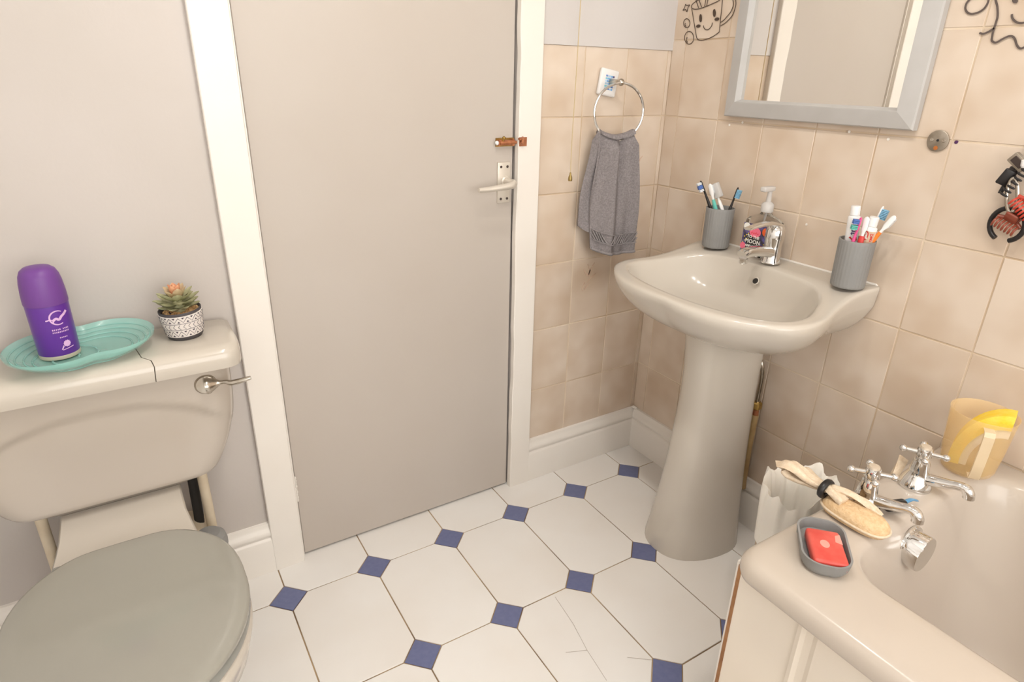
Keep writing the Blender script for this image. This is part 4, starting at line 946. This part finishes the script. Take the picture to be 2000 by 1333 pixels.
# line stickers on the tiles
MUG_L = {'side': [(-0.0592, 1.3947), (-0.0687, 1.372), (-0.0795, 1.3463), (-0.0867, 1.3292), (-0.0916, 1.3211), (-0.0977, 1.3176), (-0.1102, 1.3163), (-0.1298, 1.3193), (-0.1484, 1.3252), (-0.1631, 1.333), (-0.1657, 1.3374), (-0.1648, 1.3509), (-0.1637, 1.3732), (-0.1631, 1.3909), (-0.162, 1.4084), (-0.1614, 1.418)], 'rim': [(-0.0589, 1.3961), (-0.0572, 1.4022), (-0.0625, 1.4073), (-0.0713, 1.4113), (-0.0841, 1.4158), (-0.1046, 1.4201), (-0.1302, 1.4222), (-0.1493, 1.4224), (-0.1598, 1.4199), (-0.16, 1.4155), (-0.1496, 1.4076), (-0.1338, 1.4029), (-0.1152, 1.3984), (-0.0986, 1.3949), (-0.0828, 1.3928), (-0.0691, 1.3931), (-0.0589, 1.3961)], 's1': [(-0.0683, 1.4206), (-0.0736, 1.4102), (-0.0838, 1.395)], 's2': [(-0.0778, 1.4208), (-0.0827, 1.4123), (-0.0943, 1.3961)], 's3': [(-0.1058, 1.4205), (-0.1053, 1.4125), (-0.104, 1.3978)], 's4': [(-0.1131, 1.4204), (-0.1126, 1.412), (-0.1112, 1.3986)], 'hin': [(-0.1606, 1.419), (-0.1664, 1.4246), (-0.1787, 1.4244), (-0.19, 1.4167), (-0.198, 1.4007), (-0.1988, 1.3903), (-0.1938, 1.3785), (-0.1834, 1.3686), (-0.1748, 1.3611), (-0.1656, 1.3567)], 'hout': [(-0.1599, 1.4259), (-0.1688, 1.4312), (-0.1839, 1.4292), (-0.1981, 1.4186), (-0.2065, 1.4001), (-0.2065, 1.3881), (-0.2023, 1.3728), (-0.1921, 1.362), (-0.18, 1.3538), (-0.1671, 1.3486)], 'smile': [(-0.1084, 1.352), (-0.1107, 1.3469), (-0.1169, 1.3422), (-0.1244, 1.3413), (-0.1318, 1.3442), (-0.1372, 1.3503), (-0.1382, 1.3575)], 'spark': [(-0.0339, 1.4074), (-0.0394, 1.4038), (-0.0505, 1.4045), (-0.0451, 1.3993), (-0.0428, 1.3883), (-0.0376, 1.3942), (-0.0272, 1.3929), (-0.0325, 1.3991), (-0.0339, 1.4074)], 'b1': [(-0.0586, 1.3599), (-0.0585, 1.3558), (-0.0566, 1.3523), (-0.0532, 1.3501), (-0.0489, 1.3495), (-0.0442, 1.3505), (-0.04, 1.353), (-0.0368, 1.3567), (-0.0352, 1.361), (-0.0354, 1.3651), (-0.0373, 1.3685), (-0.0407, 1.3707), (-0.0451, 1.3713), (-0.0497, 1.3703), (-0.0539, 1.3677), (-0.057, 1.3641), (-0.0586, 1.3599)], 'b2': [(-0.0787, 1.3234), (-0.0788, 1.3186), (-0.0772, 1.3142), (-0.0741, 1.3109), (-0.0699, 1.3087), (-0.0649, 1.3081), (-0.0595, 1.309), (-0.0544, 1.3114), (-0.0501, 1.315), (-0.0469, 1.3195), (-0.0452, 1.3244), (-0.0452, 1.3293), (-0.0469, 1.3336), (-0.05, 1.337), (-0.0543, 1.339), (-0.0594, 1.3396), (-0.0646, 1.3387), (-0.0697, 1.3363), (-0.0739, 1.3327), (-0.0771, 1.3282), (-0.0787, 1.3234)], 'b1i': [(-0.0419, 1.3611), (-0.0411, 1.3574), (-0.0448, 1.3525)], 'b2i': [(-0.0545, 1.3256), (-0.0535, 1.3189), (-0.0582, 1.3121)]}
MUG_F = {'eye1': [(-0.0998, 1.3699), (-0.1001, 1.3657), (-0.0994, 1.3624), (-0.0978, 1.3606), (-0.0957, 1.3607), (-0.0934, 1.3627), (-0.0915, 1.3661), (-0.0902, 1.3704), (-0.09, 1.3746), (-0.0907, 1.3779), (-0.0922, 1.3796), (-0.0944, 1.3795), (-0.0966, 1.3775), (-0.0985, 1.3741)], 'eye2': [(-0.1453, 1.3796), (-0.1456, 1.3755), (-0.1449, 1.3723), (-0.1433, 1.3705), (-0.1411, 1.3706), (-0.1389, 1.3726), (-0.1369, 1.376), (-0.1356, 1.3801), (-0.1354, 1.3842), (-0.1361, 1.3874), (-0.1377, 1.3891), (-0.1398, 1.389), (-0.1421, 1.387), (-0.144, 1.3837)], 'ck1': [(-0.0975, 1.3528), (-0.0975, 1.3507), (-0.0956, 1.3489), (-0.0923, 1.3477), (-0.0884, 1.3475), (-0.085, 1.3484), (-0.083, 1.3501), (-0.0829, 1.3522), (-0.0848, 1.3541), (-0.0882, 1.3553), (-0.0921, 1.3554), (-0.0955, 1.3545)], 'ck2': [(-0.1593, 1.3663), (-0.1593, 1.3642), (-0.1574, 1.3623), (-0.1539, 1.3611), (-0.1499, 1.3609), (-0.1465, 1.3618), (-0.1444, 1.3635), (-0.1444, 1.3656), (-0.1464, 1.3676), (-0.1499, 1.3688), (-0.1539, 1.369), (-0.1573, 1.3681)]}
GH_L = {'hand': [(-0.7834, 1.3684), (-0.7863, 1.3638), (-0.7859, 1.3571), (-0.7826, 1.3498), (-0.7763, 1.3449), (-0.7678, 1.3424), (-0.7614, 1.3427), (-0.7549, 1.3462), (-0.7504, 1.3526), (-0.7502, 1.3603), (-0.7533, 1.3661), (-0.7594, 1.3725), (-0.7695, 1.3747)], 'body': [(-0.8102, 1.4081), (-0.7986, 1.4035), (-0.793, 1.3925), (-0.7931, 1.3765), (-0.7981, 1.3629), (-0.8039, 1.3515), (-0.8086, 1.3363), (-0.8089, 1.3236), (-0.8086, 1.3116), (-0.8093, 1.3024), (-0.8106, 1.2963), (-0.8162, 1.2927), (-0.8211, 1.2937), (-0.8273, 1.2981), (-0.8356, 1.3023), (-0.8414, 1.3022), (-0.8471, 1.2975), (-0.8525, 1.2884), (-0.8577, 1.2831), (-0.8622, 1.2823), (-0.8682, 1.2859), (-0.873, 1.2931), (-0.8793, 1.2951), (-0.8855, 1.2928), (-0.8924, 1.2853), (-0.8988, 1.2845), (-0.8998, 1.2924), (-0.8931, 1.3105), (-0.886, 1.3321), (-0.8817, 1.3535), (-0.872, 1.375), (-0.8558, 1.3938), (-0.8354, 1.4055), (-0.8207, 1.4084), (-0.8102, 1.4081)], 'tail': [(-0.7862, 1.3097), (-0.7929, 1.308), (-0.7985, 1.3097), (-0.8043, 1.3133), (-0.8086, 1.3169)], 'smile': [(-0.8307, 1.3381), (-0.8327, 1.3328), (-0.8377, 1.3274), (-0.8444, 1.3238), (-0.8524, 1.3231), (-0.8586, 1.3257), (-0.8605, 1.3314)]}
GH_F = {'eye': [(-0.834, 1.36), (-0.8342, 1.358), (-0.8336, 1.3564), (-0.8324, 1.3554), (-0.8308, 1.3552), (-0.8288, 1.3557), (-0.827, 1.3569), (-0.8255, 1.3587), (-0.8245, 1.3607), (-0.8243, 1.3626), (-0.8249, 1.3642), (-0.8261, 1.3652), (-0.8278, 1.3655), (-0.8297, 1.365), (-0.8315, 1.3637), (-0.833, 1.362)], 'eye2': [(-0.858, 1.3597), (-0.8582, 1.3578), (-0.8577, 1.3562), (-0.8566, 1.3552), (-0.8549, 1.3549), (-0.8531, 1.3555), (-0.8513, 1.3567), (-0.8498, 1.3584), (-0.8489, 1.3604), (-0.8487, 1.3623), (-0.8492, 1.3638), (-0.8503, 1.3648), (-0.852, 1.3651), (-0.8538, 1.3646), (-0.8556, 1.3634), (-0.8571, 1.3617)]}

def sticker(name, label, lines, fills, m, wd, hh=0.0022):
    o = thing(name, label, 'sticker', (0, 0, 0))
    for k, pts in lines.items():
        P = spline([(a, b, 0) for a, b in pts], 4)
        part(NAMES.get(k, 'line'), on_right(xf(ribbon([(p[0], p[1]) for p in P], wd), loc=(0, 0, hh))), m, o, 0)
    for k, pts in fills.items():
        g = prism(pts, hh, hh + 0.0006); part('eye' if 'eye' in k else 'cheek', on_right(g), m, o, 0)
    return o
NAMES = {'side': 'mug_outline', 'rim': 'mug_rim', 'smile': 'smile', 'spark': 'sparkle', 'b1': 'bubble', 'b2': 'bubble', 'b1i': 'bubble_glint', 'b2i': 'bubble_glint', 'hin': 'mug_handle', 'hout': 'mug_handle', 's1': 'straw_line', 's2': 'straw_line', 's3': 'straw_line', 's4': 'straw_line', 'hand': 'arm', 'body': 'body_outline', 'tail': 'tail'}
sticker('mug_sticker', 'line drawn sticker of a smiling mug on the tiles left of the mirror', MUG_L, MUG_F, 'sticker', 0.0019)
sticker('smiling_sticker', 'thick line sticker of a smiling wavy edged figure on the tiles right of the mirror', GH_L, GH_F, 'sticker2', 0.0034)

# ================================================================== pipework beside the pedestal
pp = thing('supply_pipe', 'chrome and tan water supply pipe with brass nut on the wall behind the pedestal', 'pipe', (-0.030, -0.500, 0.0))
part('tail_pipe', tube(spline([(-0.008, 0.045, 0.585), (-0.010, 0.030, 0.555), (-0.008, 0.006, 0.525), (-0.004, -0.002, 0.49), (0, 0, 0.44), (0, 0, 0.395)], 5), 0.0062, 12), 'chrome_dull', pp, 60)
part('compression_nut', lathe([(0.0001, 0.385), (0.0105, 0.385), (0.0135, 0.388), (0.0135, 0.404), (0.0105, 0.408), (0.0001, 0.408)], 6), 'brass', pp, 20)
part('nut_collar', lathe([(0.0001, 0.366), (0.0088, 0.366), (0.0088, 0.386), (0.0001, 0.386)], 16), 'copper', pp)
part('lower_pipe', tube([(0, 0, 0.368), (-0.001, 0.0005, 0.26), (0.0, -0.002, 0.152), (0.004, -0.002, 0.125)], 0.0105, 14), mat('tan_pipe', rgb(186, 158, 112), 0.5, var=rgb(164, 134, 90), vscale=18), pp, 60)
wp = thing('recess_shade', 'dark tube standing in for the shadowed recess in the wall behind the pedestal', 'pipe', (-0.028, -0.468, 0.0))  # dark tube put in for the shadow of the recess beside the pedestal
part('shade_run', tube([(0, 0.004, 0.33), (0, 0.002, 0.22), (0, 0.0, 0.150)], 0.0165, 16), 'dark', wp, 60)
part('shade_elbow', tube(spline([(0, 0.004, 0.32), (0, 0.010, 0.345), (0, 0.030, 0.362), (0, 0.07, 0.370)], 4), 0.0165, 16), 'dark', wp, 60)

# ================================================================== bin with liner
bn = thing('waste_bin', 'tan waste bin lined with a white plastic bag between basin and bath', 'bin', (-0.338, -0.848, 0.0))
part('bin_body', lathe([(0.0001, 0.001), (0.054, 0.001), (0.058, 0.006), (0.071, 0.40), (0.073, 0.405), (0.070, 0.405), (0.054, 0.01), (0.0001, 0.01)], 36), 'bin', bn, 40)
rb = random.Random(21); nb = 96; ph = [rb.uniform(0, 6.28) for _ in range(8)]
def bagr(a, k): return 1 + k * (0.5 * math.sin(5 * a + ph[0]) + 0.6 * math.sin(9 * a + ph[1]) + 0.45 * math.sin(17 * a + ph[2]) + 0.3 * math.sin(29 * a + ph[3]))
def bring(r, z, k, kz, push=0.0):
    return [(r * bagr(a, k) * math.cos(a) - push * max(0, math.cos(a - 2.4)), r * bagr(a, k) * math.sin(a), z + kz * (math.sin(3 * a + ph[4]) + 0.6 * math.sin(7 * a + ph[5]) + 0.4 * math.sin(13 * a + ph[6]))) for a in [2 * PI * i / nb for i in range(nb)]]
bg = loft([bring(0.0735, 0.315, 0.018, 0.012), bring(0.0745, 0.34, 0.020, 0.008), bring(0.0755, 0.37, 0.022, 0.004), bring(0.077, 0.40, 0.024, 0.004), bring(0.0785, 0.435, 0.04, 0.007), bring(0.076, 0.458, 0.06, 0.014), bring(0.069, 0.450, 0.06, 0.014), bring(0.060, 0.41, 0.05, 0.006), bring(0.055, 0.33, 0.05, 0.004), bring(0.045, 0.20, 0.05, 0.003), bring(0.02, 0.14, 0.05, 0.002)], False, True)
part('bin_liner', bg, 'bag', bn, 80, label='crumpled white plastic liner folded over the rim')

# ================================================================== bath
bt = thing('bathtub', 'white bathtub with panelled front along the tiled wall', 'bath', (0, 0, 0))
BX0, BX1, BY0, BY1, BZ = -0.684, -0.0015, -2.50, -0.945, 0.520
IX0, IX1, IY0, IY1 = -0.545, -0.062, -2.36, -1.050
def R_(d, r, z): return rrect(BX0 + d, BX1 - d * 0.2, BY0 + d, BY1 - d, r, z, 8)
def I_(d, r, z, dy=0.0): return rrect(IX0 + d, IX1 - d, IY0 + d + dy * 2, IY1 - d - dy, r, z, 8)
tub = [I_(0.012, 0.06, 0.44), R_(0.020, 0.03, 0.478), R_(0.010, 0.035, 0.474), R_(0.003, 0.038, 0.480), R_(0.0, 0.040, 0.492), R_(0.001, 0.040, 0.505), R_(0.006, 0.040, 0.514), R_(0.014, 0.038, 0.5190), R_(0.028, 0.036, BZ),
       I_(-0.030, 0.085, BZ), I_(-0.014, 0.080, 0.5185), I_(-0.005, 0.078, 0.514), I_(0.0, 0.075, 0.505), I_(0.006, 0.078, 0.480, 0.002), I_(0.014, 0.082, 0.43, 0.004), I_(0.030, 0.10, 0.32, 0.008), I_(0.046, 0.115, 0.21, 0.014), I_(0.062, 0.12, 0.155, 0.02), I_(0.090, 0.11, 0.128, 0.03), I_(0.130, 0.085, 0.120, 0.04)]
tb_ = part('tub', loft(tub, False, True), 'acrylic', bt, 60)
PXF = -0.653
pn = part('bath_panel', box(PXF, PXF + 0.016, BY0, -0.9495, 0.0, 0.478), 'panel', bt, 0)
for y1 in (-1.062, -1.80):
    y0 = y1 - 0.66 if y1 > -1.5 else y1 - 0.62
    a = [(PXF + 0.001, y0, 0.05), (PXF + 0.001, y1, 0.05), (PXF + 0.001, y1, 0.476), (PXF + 0.001, y0, 0.476)]
    sh = lambda d, x: [(x, y0 + d, 0.05 + d), (x, y1 - d, 0.05 + d), (x, y1 - d, 0.476 - d * 0.1), (x, y0 + d, 0.476 - d * 0.1)]
    part('raised_moulding', loft([sh(0.0, PXF + 0.001), sh(0.001, PXF - 0.004), sh(0.008, PXF - 0.006), sh(0.014, PXF - 0.0015), sh(0.026, PXF - 0.0015), sh(0.034, PXF - 0.005)]), 'panel', pn, 0)
part('panel_edge_strip', box(PXF - 0.001, PXF + 0.014, -0.9495, -0.9430, 0.0, 0.476), 'wood', pn, 0, label='bare brown wood edge of the bath panel')
part('panel_corner_trim', box(PXF + 0.002, PXF + 0.016, -0.9430, -0.9380, 0.0, 0.480), 'trim', pn, 0)
# pop-up waste knob on the end wall of the tub
kn = part('overflow_knob', xf(join(lathe([(0.0001, 0), (0.0385, 0), (0.0400, 0.003), (0.0385, 0.006), (0.0001, 0.007)], 36)), loc=(-0.338, -1.0535, 0.462), rot=(PI / 2, 0, 0)), 'chrome', bt, 40)
def kring(r, z, ntc): return [(r * (1 - ntc * math.exp(-((((a - PI * 0.75 + PI) % (2 * PI)) - PI) / 0.28) ** 2)) * math.cos(a), r * (1 - ntc * math.exp(-((((a - PI * 0.75 + PI) % (2 * PI)) - PI) / 0.28) ** 2)) * math.sin(a), z) for a in [2 * PI * i / 72 for i in range(72)]]
part('knob_cap', xf(loft([kring(0.033, 0.006, 0.0), kring(0.0335, 0.009, 0.0), kring(0.0335, 0.012, 0.05), kring(0.0335, 0.031, 0.22), kring(0.0325, 0.0325, 0.22), kring(0.004, 0.0327, 0.0)]), loc=(-0.338, -1.0535, 0.462), rot=(PI / 2, 0, 0)), 'chrome', kn, 40)

def bath_tap(loc, rz, label, hang):
    t = thing('bath_tap', label, 'tap', loc, rz, 'bath taps')
    bd = part('tap_base', lathe([(0.0001, 0), (0.0275, 0), (0.0285, 0.0025), (0.0275, 0.006), (0.024, 0.016), (0.019, 0.026), (0.0165, 0.032), (0.0170, 0.036), (0.0145, 0.050), (0.0135, 0.056), (0.0001, 0.056)], 32), 'chrome', t, 40)
    sp = spline([(0, 0.0, 0.018), (0, -0.025, 0.024), (0, -0.048, 0.030), (0, -0.066, 0.035), (0, -0.077, 0.034), (0, -0.083, 0.026), (0, -0.084, 0.019)], 5)
    m = len(sp)
    part('spout', tube(sp, [0.0125 - 0.0040 * min(1, i / 12) + 0.0012 * smooth(16, 22, i) for i in range(m)], 16), 'chrome', t, 60)
    part('spindle', lathe([(0.0001, 0.054), (0.0085, 0.054), (0.0085, 0.064), (0.0001, 0.064)], 16), 'chrome', t)
    hu = part('handle_hub', lathe([(0.0001, 0.062), (0.0105, 0.062), (0.0128, 0.066), (0.0128, 0.078), (0.0115, 0.083), (0.0001, 0.084)], 24), 'chrome', t, 40)
    for k in range(4):
        a = hang + PI / 2 * k; c, s = math.cos(a), math.sin(a)
        part('handle_arm', join(tube([(0.009 * c, 0.009 * s, 0.072), (0.030 * c, 0.030 * s, 0.072)], [0.0048, 0.0040], 10), sphere((0.034 * c, 0.034 * s, 0.072), 0.0068, 8)), 'chrome', hu, 60)
    part('index_cap', lathe([(0.0001, 0.083), (0.0092, 0.083), (0.0088, 0.0865), (0.0001, 0.0872)], 20), 'cream', hu, 40)
    return t
bath_tap((-0.240, -1.000, 0.5203), 0.15, 'chrome cross head bath tap beside the jug', 0.35)
bath_tap((-0.388, -0.988, 0.5203), 0.15, 'chrome cross head bath tap behind the tan scrub mitt', 0.5)
# scrap of cloth tied behind the far tap
tag(part('cloth_scrap', loft([[(-0.262 + 0.006 * k, -0.968 + 0.002 * k, 0.5205 + 0.01 + 0.035 * k / 4), (-0.256 + 0.006 * k, -0.960, 0.5205 + 0.004 + 0.038 * k / 4), (-0.252 + 0.006 * k, -0.974, 0.5205 + 0.036 * k / 4)] for k in range(5)]), 'loofah2', None, 80), 'small tan scrap of cloth tucked behind the bath tap beside the jug', 'cloth')

# grey ribbed soap dish and red soap bar
sd = thing('soap_dish', 'grey ribbed soap dish on the corner of the bath', 'soap dish', (-0.566, -1.024, 0.5208), math.radians(41))
def dr(dx, dy, r, z, rib=0.0):
    P = rrect(-0.060 + dx, 0.060 - dx, -0.037 + dy, 0.037 - dy, max(0.004, r), z, 18); n = len(P); out = []
    for i, p in enumerate(P):
        k = 1 - rib * (0.5 + 0.5 * math.cos(2 * PI * i / 2.0)); out.append((p[0] * k, p[1] * k, p[2]))
    return out
part('dish_tray', loft([dr(0.010, 0.010, 0.022, 0.0), dr(0.006, 0.006, 0.026, 0.002, 0.01), dr(0.0015, 0.0015, 0.030, 0.010, 0.02), dr(0.0, 0.0, 0.030, 0.0235, 0.02), dr(0.0, 0.0, 0.030, 0.0255), dr(0.0032, 0.0032, 0.027, 0.0255), dr(0.005, 0.005, 0.026, 0.008), dr(0.010, 0.010, 0.022, 0.0055)]), 'grey_pl', sd, 50)
part('tray_rib', join(*[bbox(-0.046 + 0.012 * k, -0.044 + 0.012 * k, -0.022, 0.022, 0.005, 0.0072, 0.0006, 1) for k in range(3)]), 'grey_pl', sd)
sbk = thing('soap_bar', 'translucent red soap bar lying in the grey soap dish', 'soap', (-0.5725, -1.0330, 0.5285), math.radians(44))
part('bar', bbox(-0.040, 0.040, -0.0255, 0.0255, 0.0, 0.020, 0.0055, 3), 'soap_red', sbk, 60)
part('worn_mark', xf(lathe([(0.0001, 0), (0.008, 0), (0.0075, 0.0006), (0.0001, 0.0008)], 20), loc=(0.002, 0.003, 0.0198), scale=(1.2, 0.9, 1)), 'soap_pale', sbk)
part('stuck_label', prism([(0.006, -0.024), (0.030, -0.024), (0.026, -0.016), (0.010, -0.014)], 0.0198, 0.0203), 'soap_pale', sbk, 0)

# tan scrub mitt tied with a black band, lying over the end of the bath
ml = thing('scrub_mitt', 'tan terry scrub pad with cloth straps tied by a black band on the bath rim', 'scrub pad', (-0.443, -1.003, 0.5208), math.radians(-88))
padr = []
for k, (s_, z) in enumerate(((0.80, 0.0), (0.95, 0.003), (1.0, 0.010), (0.97, 0.018), (0.84, 0.0245), (0.5, 0.0285), (0.1, 0.0295))):
    padr.append([(0.058 * s_ * math.copysign(abs(math.cos(a)) ** 0.85, math.cos(a)), 0.0285 * s_ * math.sin(a) * (1 + 0.10 * math.cos(a)), z + 0.0012 * math.sin(3 * a)) for a in [2 * PI * i / 48 for i in range(48)]])
part('pad', loft(padr), 'loofah', ml, 60)
part('pad_seam', tube([(0.0585 * math.copysign(abs(math.cos(a)) ** 0.85, math.cos(a)), 0.029 * math.sin(a) * (1 + 0.10 * math.cos(a)), 0.0105 + 0.0012 * math.sin(3 * a)) for a in [2 * PI * i / 60 for i in range(60)]], 0.0022, 8, closed=True), 'loofah2', ml, 60)
def strap(pts, wds, th):      # flat soft cloth strip: width lies across the path, kept level
    P = spline(pts, 6); n = len(P); rings = []
    for i, p in enumerate(P):
        t = (P[min(i + 1, n - 1)] - P[max(i - 1, 0)]).normalized(); s1 = t.cross(Vector((0, 0, 1)))
        s1 = s1.normalized() if s1.length > 1e-4 else Vector((0, 1, 0)); n1 = s1.cross(t)
        f = i / (n - 1) * (len(wds) - 1); k = min(int(f), len(wds) - 2); w_ = wds[k] + (wds[k + 1] - wds[k]) * (f - k)
        rings.append([tuple(p + s1 * (w_ * math.cos(q)) + n1 * (th * math.sin(q) + 0.0022 * math.sin(3 * q + 0.35 * i))) for q in [2 * PI * m_ / 16 for m_ in range(16)]])
    return loft(rings)
part('strap', strap([(-0.02, -0.006, 0.030), (-0.045, -0.004, 0.036), (-0.058, -0.002, 0.036), (-0.085, -0.008, 0.040), (-0.118, -0.016, 0.052), (-0.134, -0.018, 0.044), (-0.118, -0.012, 0.032), (-0.085, -0.004, 0.030), (-0.062, 0.0, 0.030)], [0.012, 0.010, 0.008, 0.013, 0.017, 0.018, 0.016, 0.012, 0.008], 0.0055), 'loofah2', ml, 60)
part('strap', strap([(-0.055, 0.004, 0.030), (-0.082, 0.012, 0.028), (-0.108, 0.020, 0.030), (-0.118, 0.022, 0.024), (-0.104, 0.018, 0.018), (-0.080, 0.010, 0.020)], [0.008, 0.012, 0.016, 0.016, 0.014, 0.010], 0.0055), 'loofah2', ml, 60)
part('strap', strap([(0.030, 0.024, 0.020), (0.004, 0.022, 0.032), (-0.028, 0.012, 0.038), (-0.055, 0.003, 0.036)], [0.006, 0.009, 0.009, 0.007], 0.004), 'loofah2', ml, 60)
part('black_band', tube([(-0.058, 0.0165 * math.cos(t), 0.032 + 0.0135 * math.sin(t)) for t in [2 * PI * k / 28 for k in range(28)]], 0.0048, 8, closed=True, flat=1.3), 'black', ml, 60)
# little dark clip with a blue end behind the tap
rz_ = thing('disposable_razor', 'small dark razor with a light blue handle lying behind the tap with the scrub pad', 'razor', (-0.352, -1.024, 0.5208), math.radians(-20))
part('razor_head', bbox(-0.022, 0.018, -0.007, 0.007, 0.004, 0.022, 0.004, 2), 'black', rz_)
part('razor_handle', tube(spline([(0.014, 0.0, 0.016), (0.034, 0.004, 0.017), (0.056, 0.010, 0.007)], 5), [0.0045, 0.0045, 0.0042, 0.004, 0.004, 0.0036, 0.0032, 0.003, 0.003, 0.0026, 0.002], 10, flat=0.7), 'blue_pl', rz_, 60)

# frosted yellow jug and the sponge inside
jg = thing('frosted_jug', 'translucent pale orange plastic jug standing on the bath rim', 'jug', (-0.094, -1.022, 0.5208), math.radians(-118))
prof = [(0.036, 0.0), (0.042, 0.003), (0.0460, 0.012), (0.0500, 0.05), (0.0545, 0.12), (0.0560, 0.128), (0.0548, 0.1285), (0.0530, 0.12), (0.0485, 0.05), (0.0445, 0.014), (0.036, 0.004)]
def jr(r, z):
    lip = smooth(0.09, 0.128, z)
    return [(r * math.cos(a) * (1 + 0.10 * lip * math.exp(-((a if a < PI else a - 2 * PI) / 0.35) ** 2)), r * math.sin(a), z) for a in [2 * PI * i / 56 for i in range(56)]]
part('jug_wall', loft([jr(r, z) for r, z in prof]), 'jug', jg, 50)
JA = math.radians(-118)
def jl(a, r, z): return (r * math.cos(a - JA), r * math.sin(a - JA), z)
ha = math.radians(-148)
part('jug_handle', loft([[tuple(Vector(jl(ha, rr2, zz2)) + Vector(jl(ha + PI / 2, 0.0085 * c1_, 0)) + Vector(jl(ha, 0.0028 * s1_, 0))) for c1_, s1_ in ((-1, -1), (1, -1), (1, 1), (-1, 1))] for rr2, zz2 in ((0.0540, 0.119), (0.066, 0.118), (0.071, 0.110), (0.0705, 0.09), (0.069, 0.05), (0.067, 0.024), (0.062, 0.016), (0.0485, 0.018))]), 'jug_h', jg, 30)
sg = thing('bath_sponge', 'curved yellow and white sponge standing inside the jug', 'sponge', (-0.094, -1.022, 0.5208 + 0.006), math.radians(-72.7))
def sponge_layer(r0, r1, w_):
    rings = []
    for k in range(15):
        a = math.radians(-8 + 98 * k / 14)
        c, s = math.cos(a), math.sin(a)
        hw = w_
        rings.append([(0.046 - r0 * c, -hw, r0 * s * 1.42 + 0.022), (0.046 - r1 * c, -hw + 0.004, r1 * s * 1.42 + 0.022), (0.046 - r1 * c, hw - 0.004, r1 * s * 1.42 + 0.022), (0.046 - r0 * c, hw, r0 * s * 1.42 + 0.022)])
    return loft(rings)
part('sponge_yellow', sponge_layer(0.060, 0.079, 0.023), 'sponge', sg, 60)
part('sponge_white', sponge_layer(0.048, 0.060, 0.023), 'white_print', sg, 60)
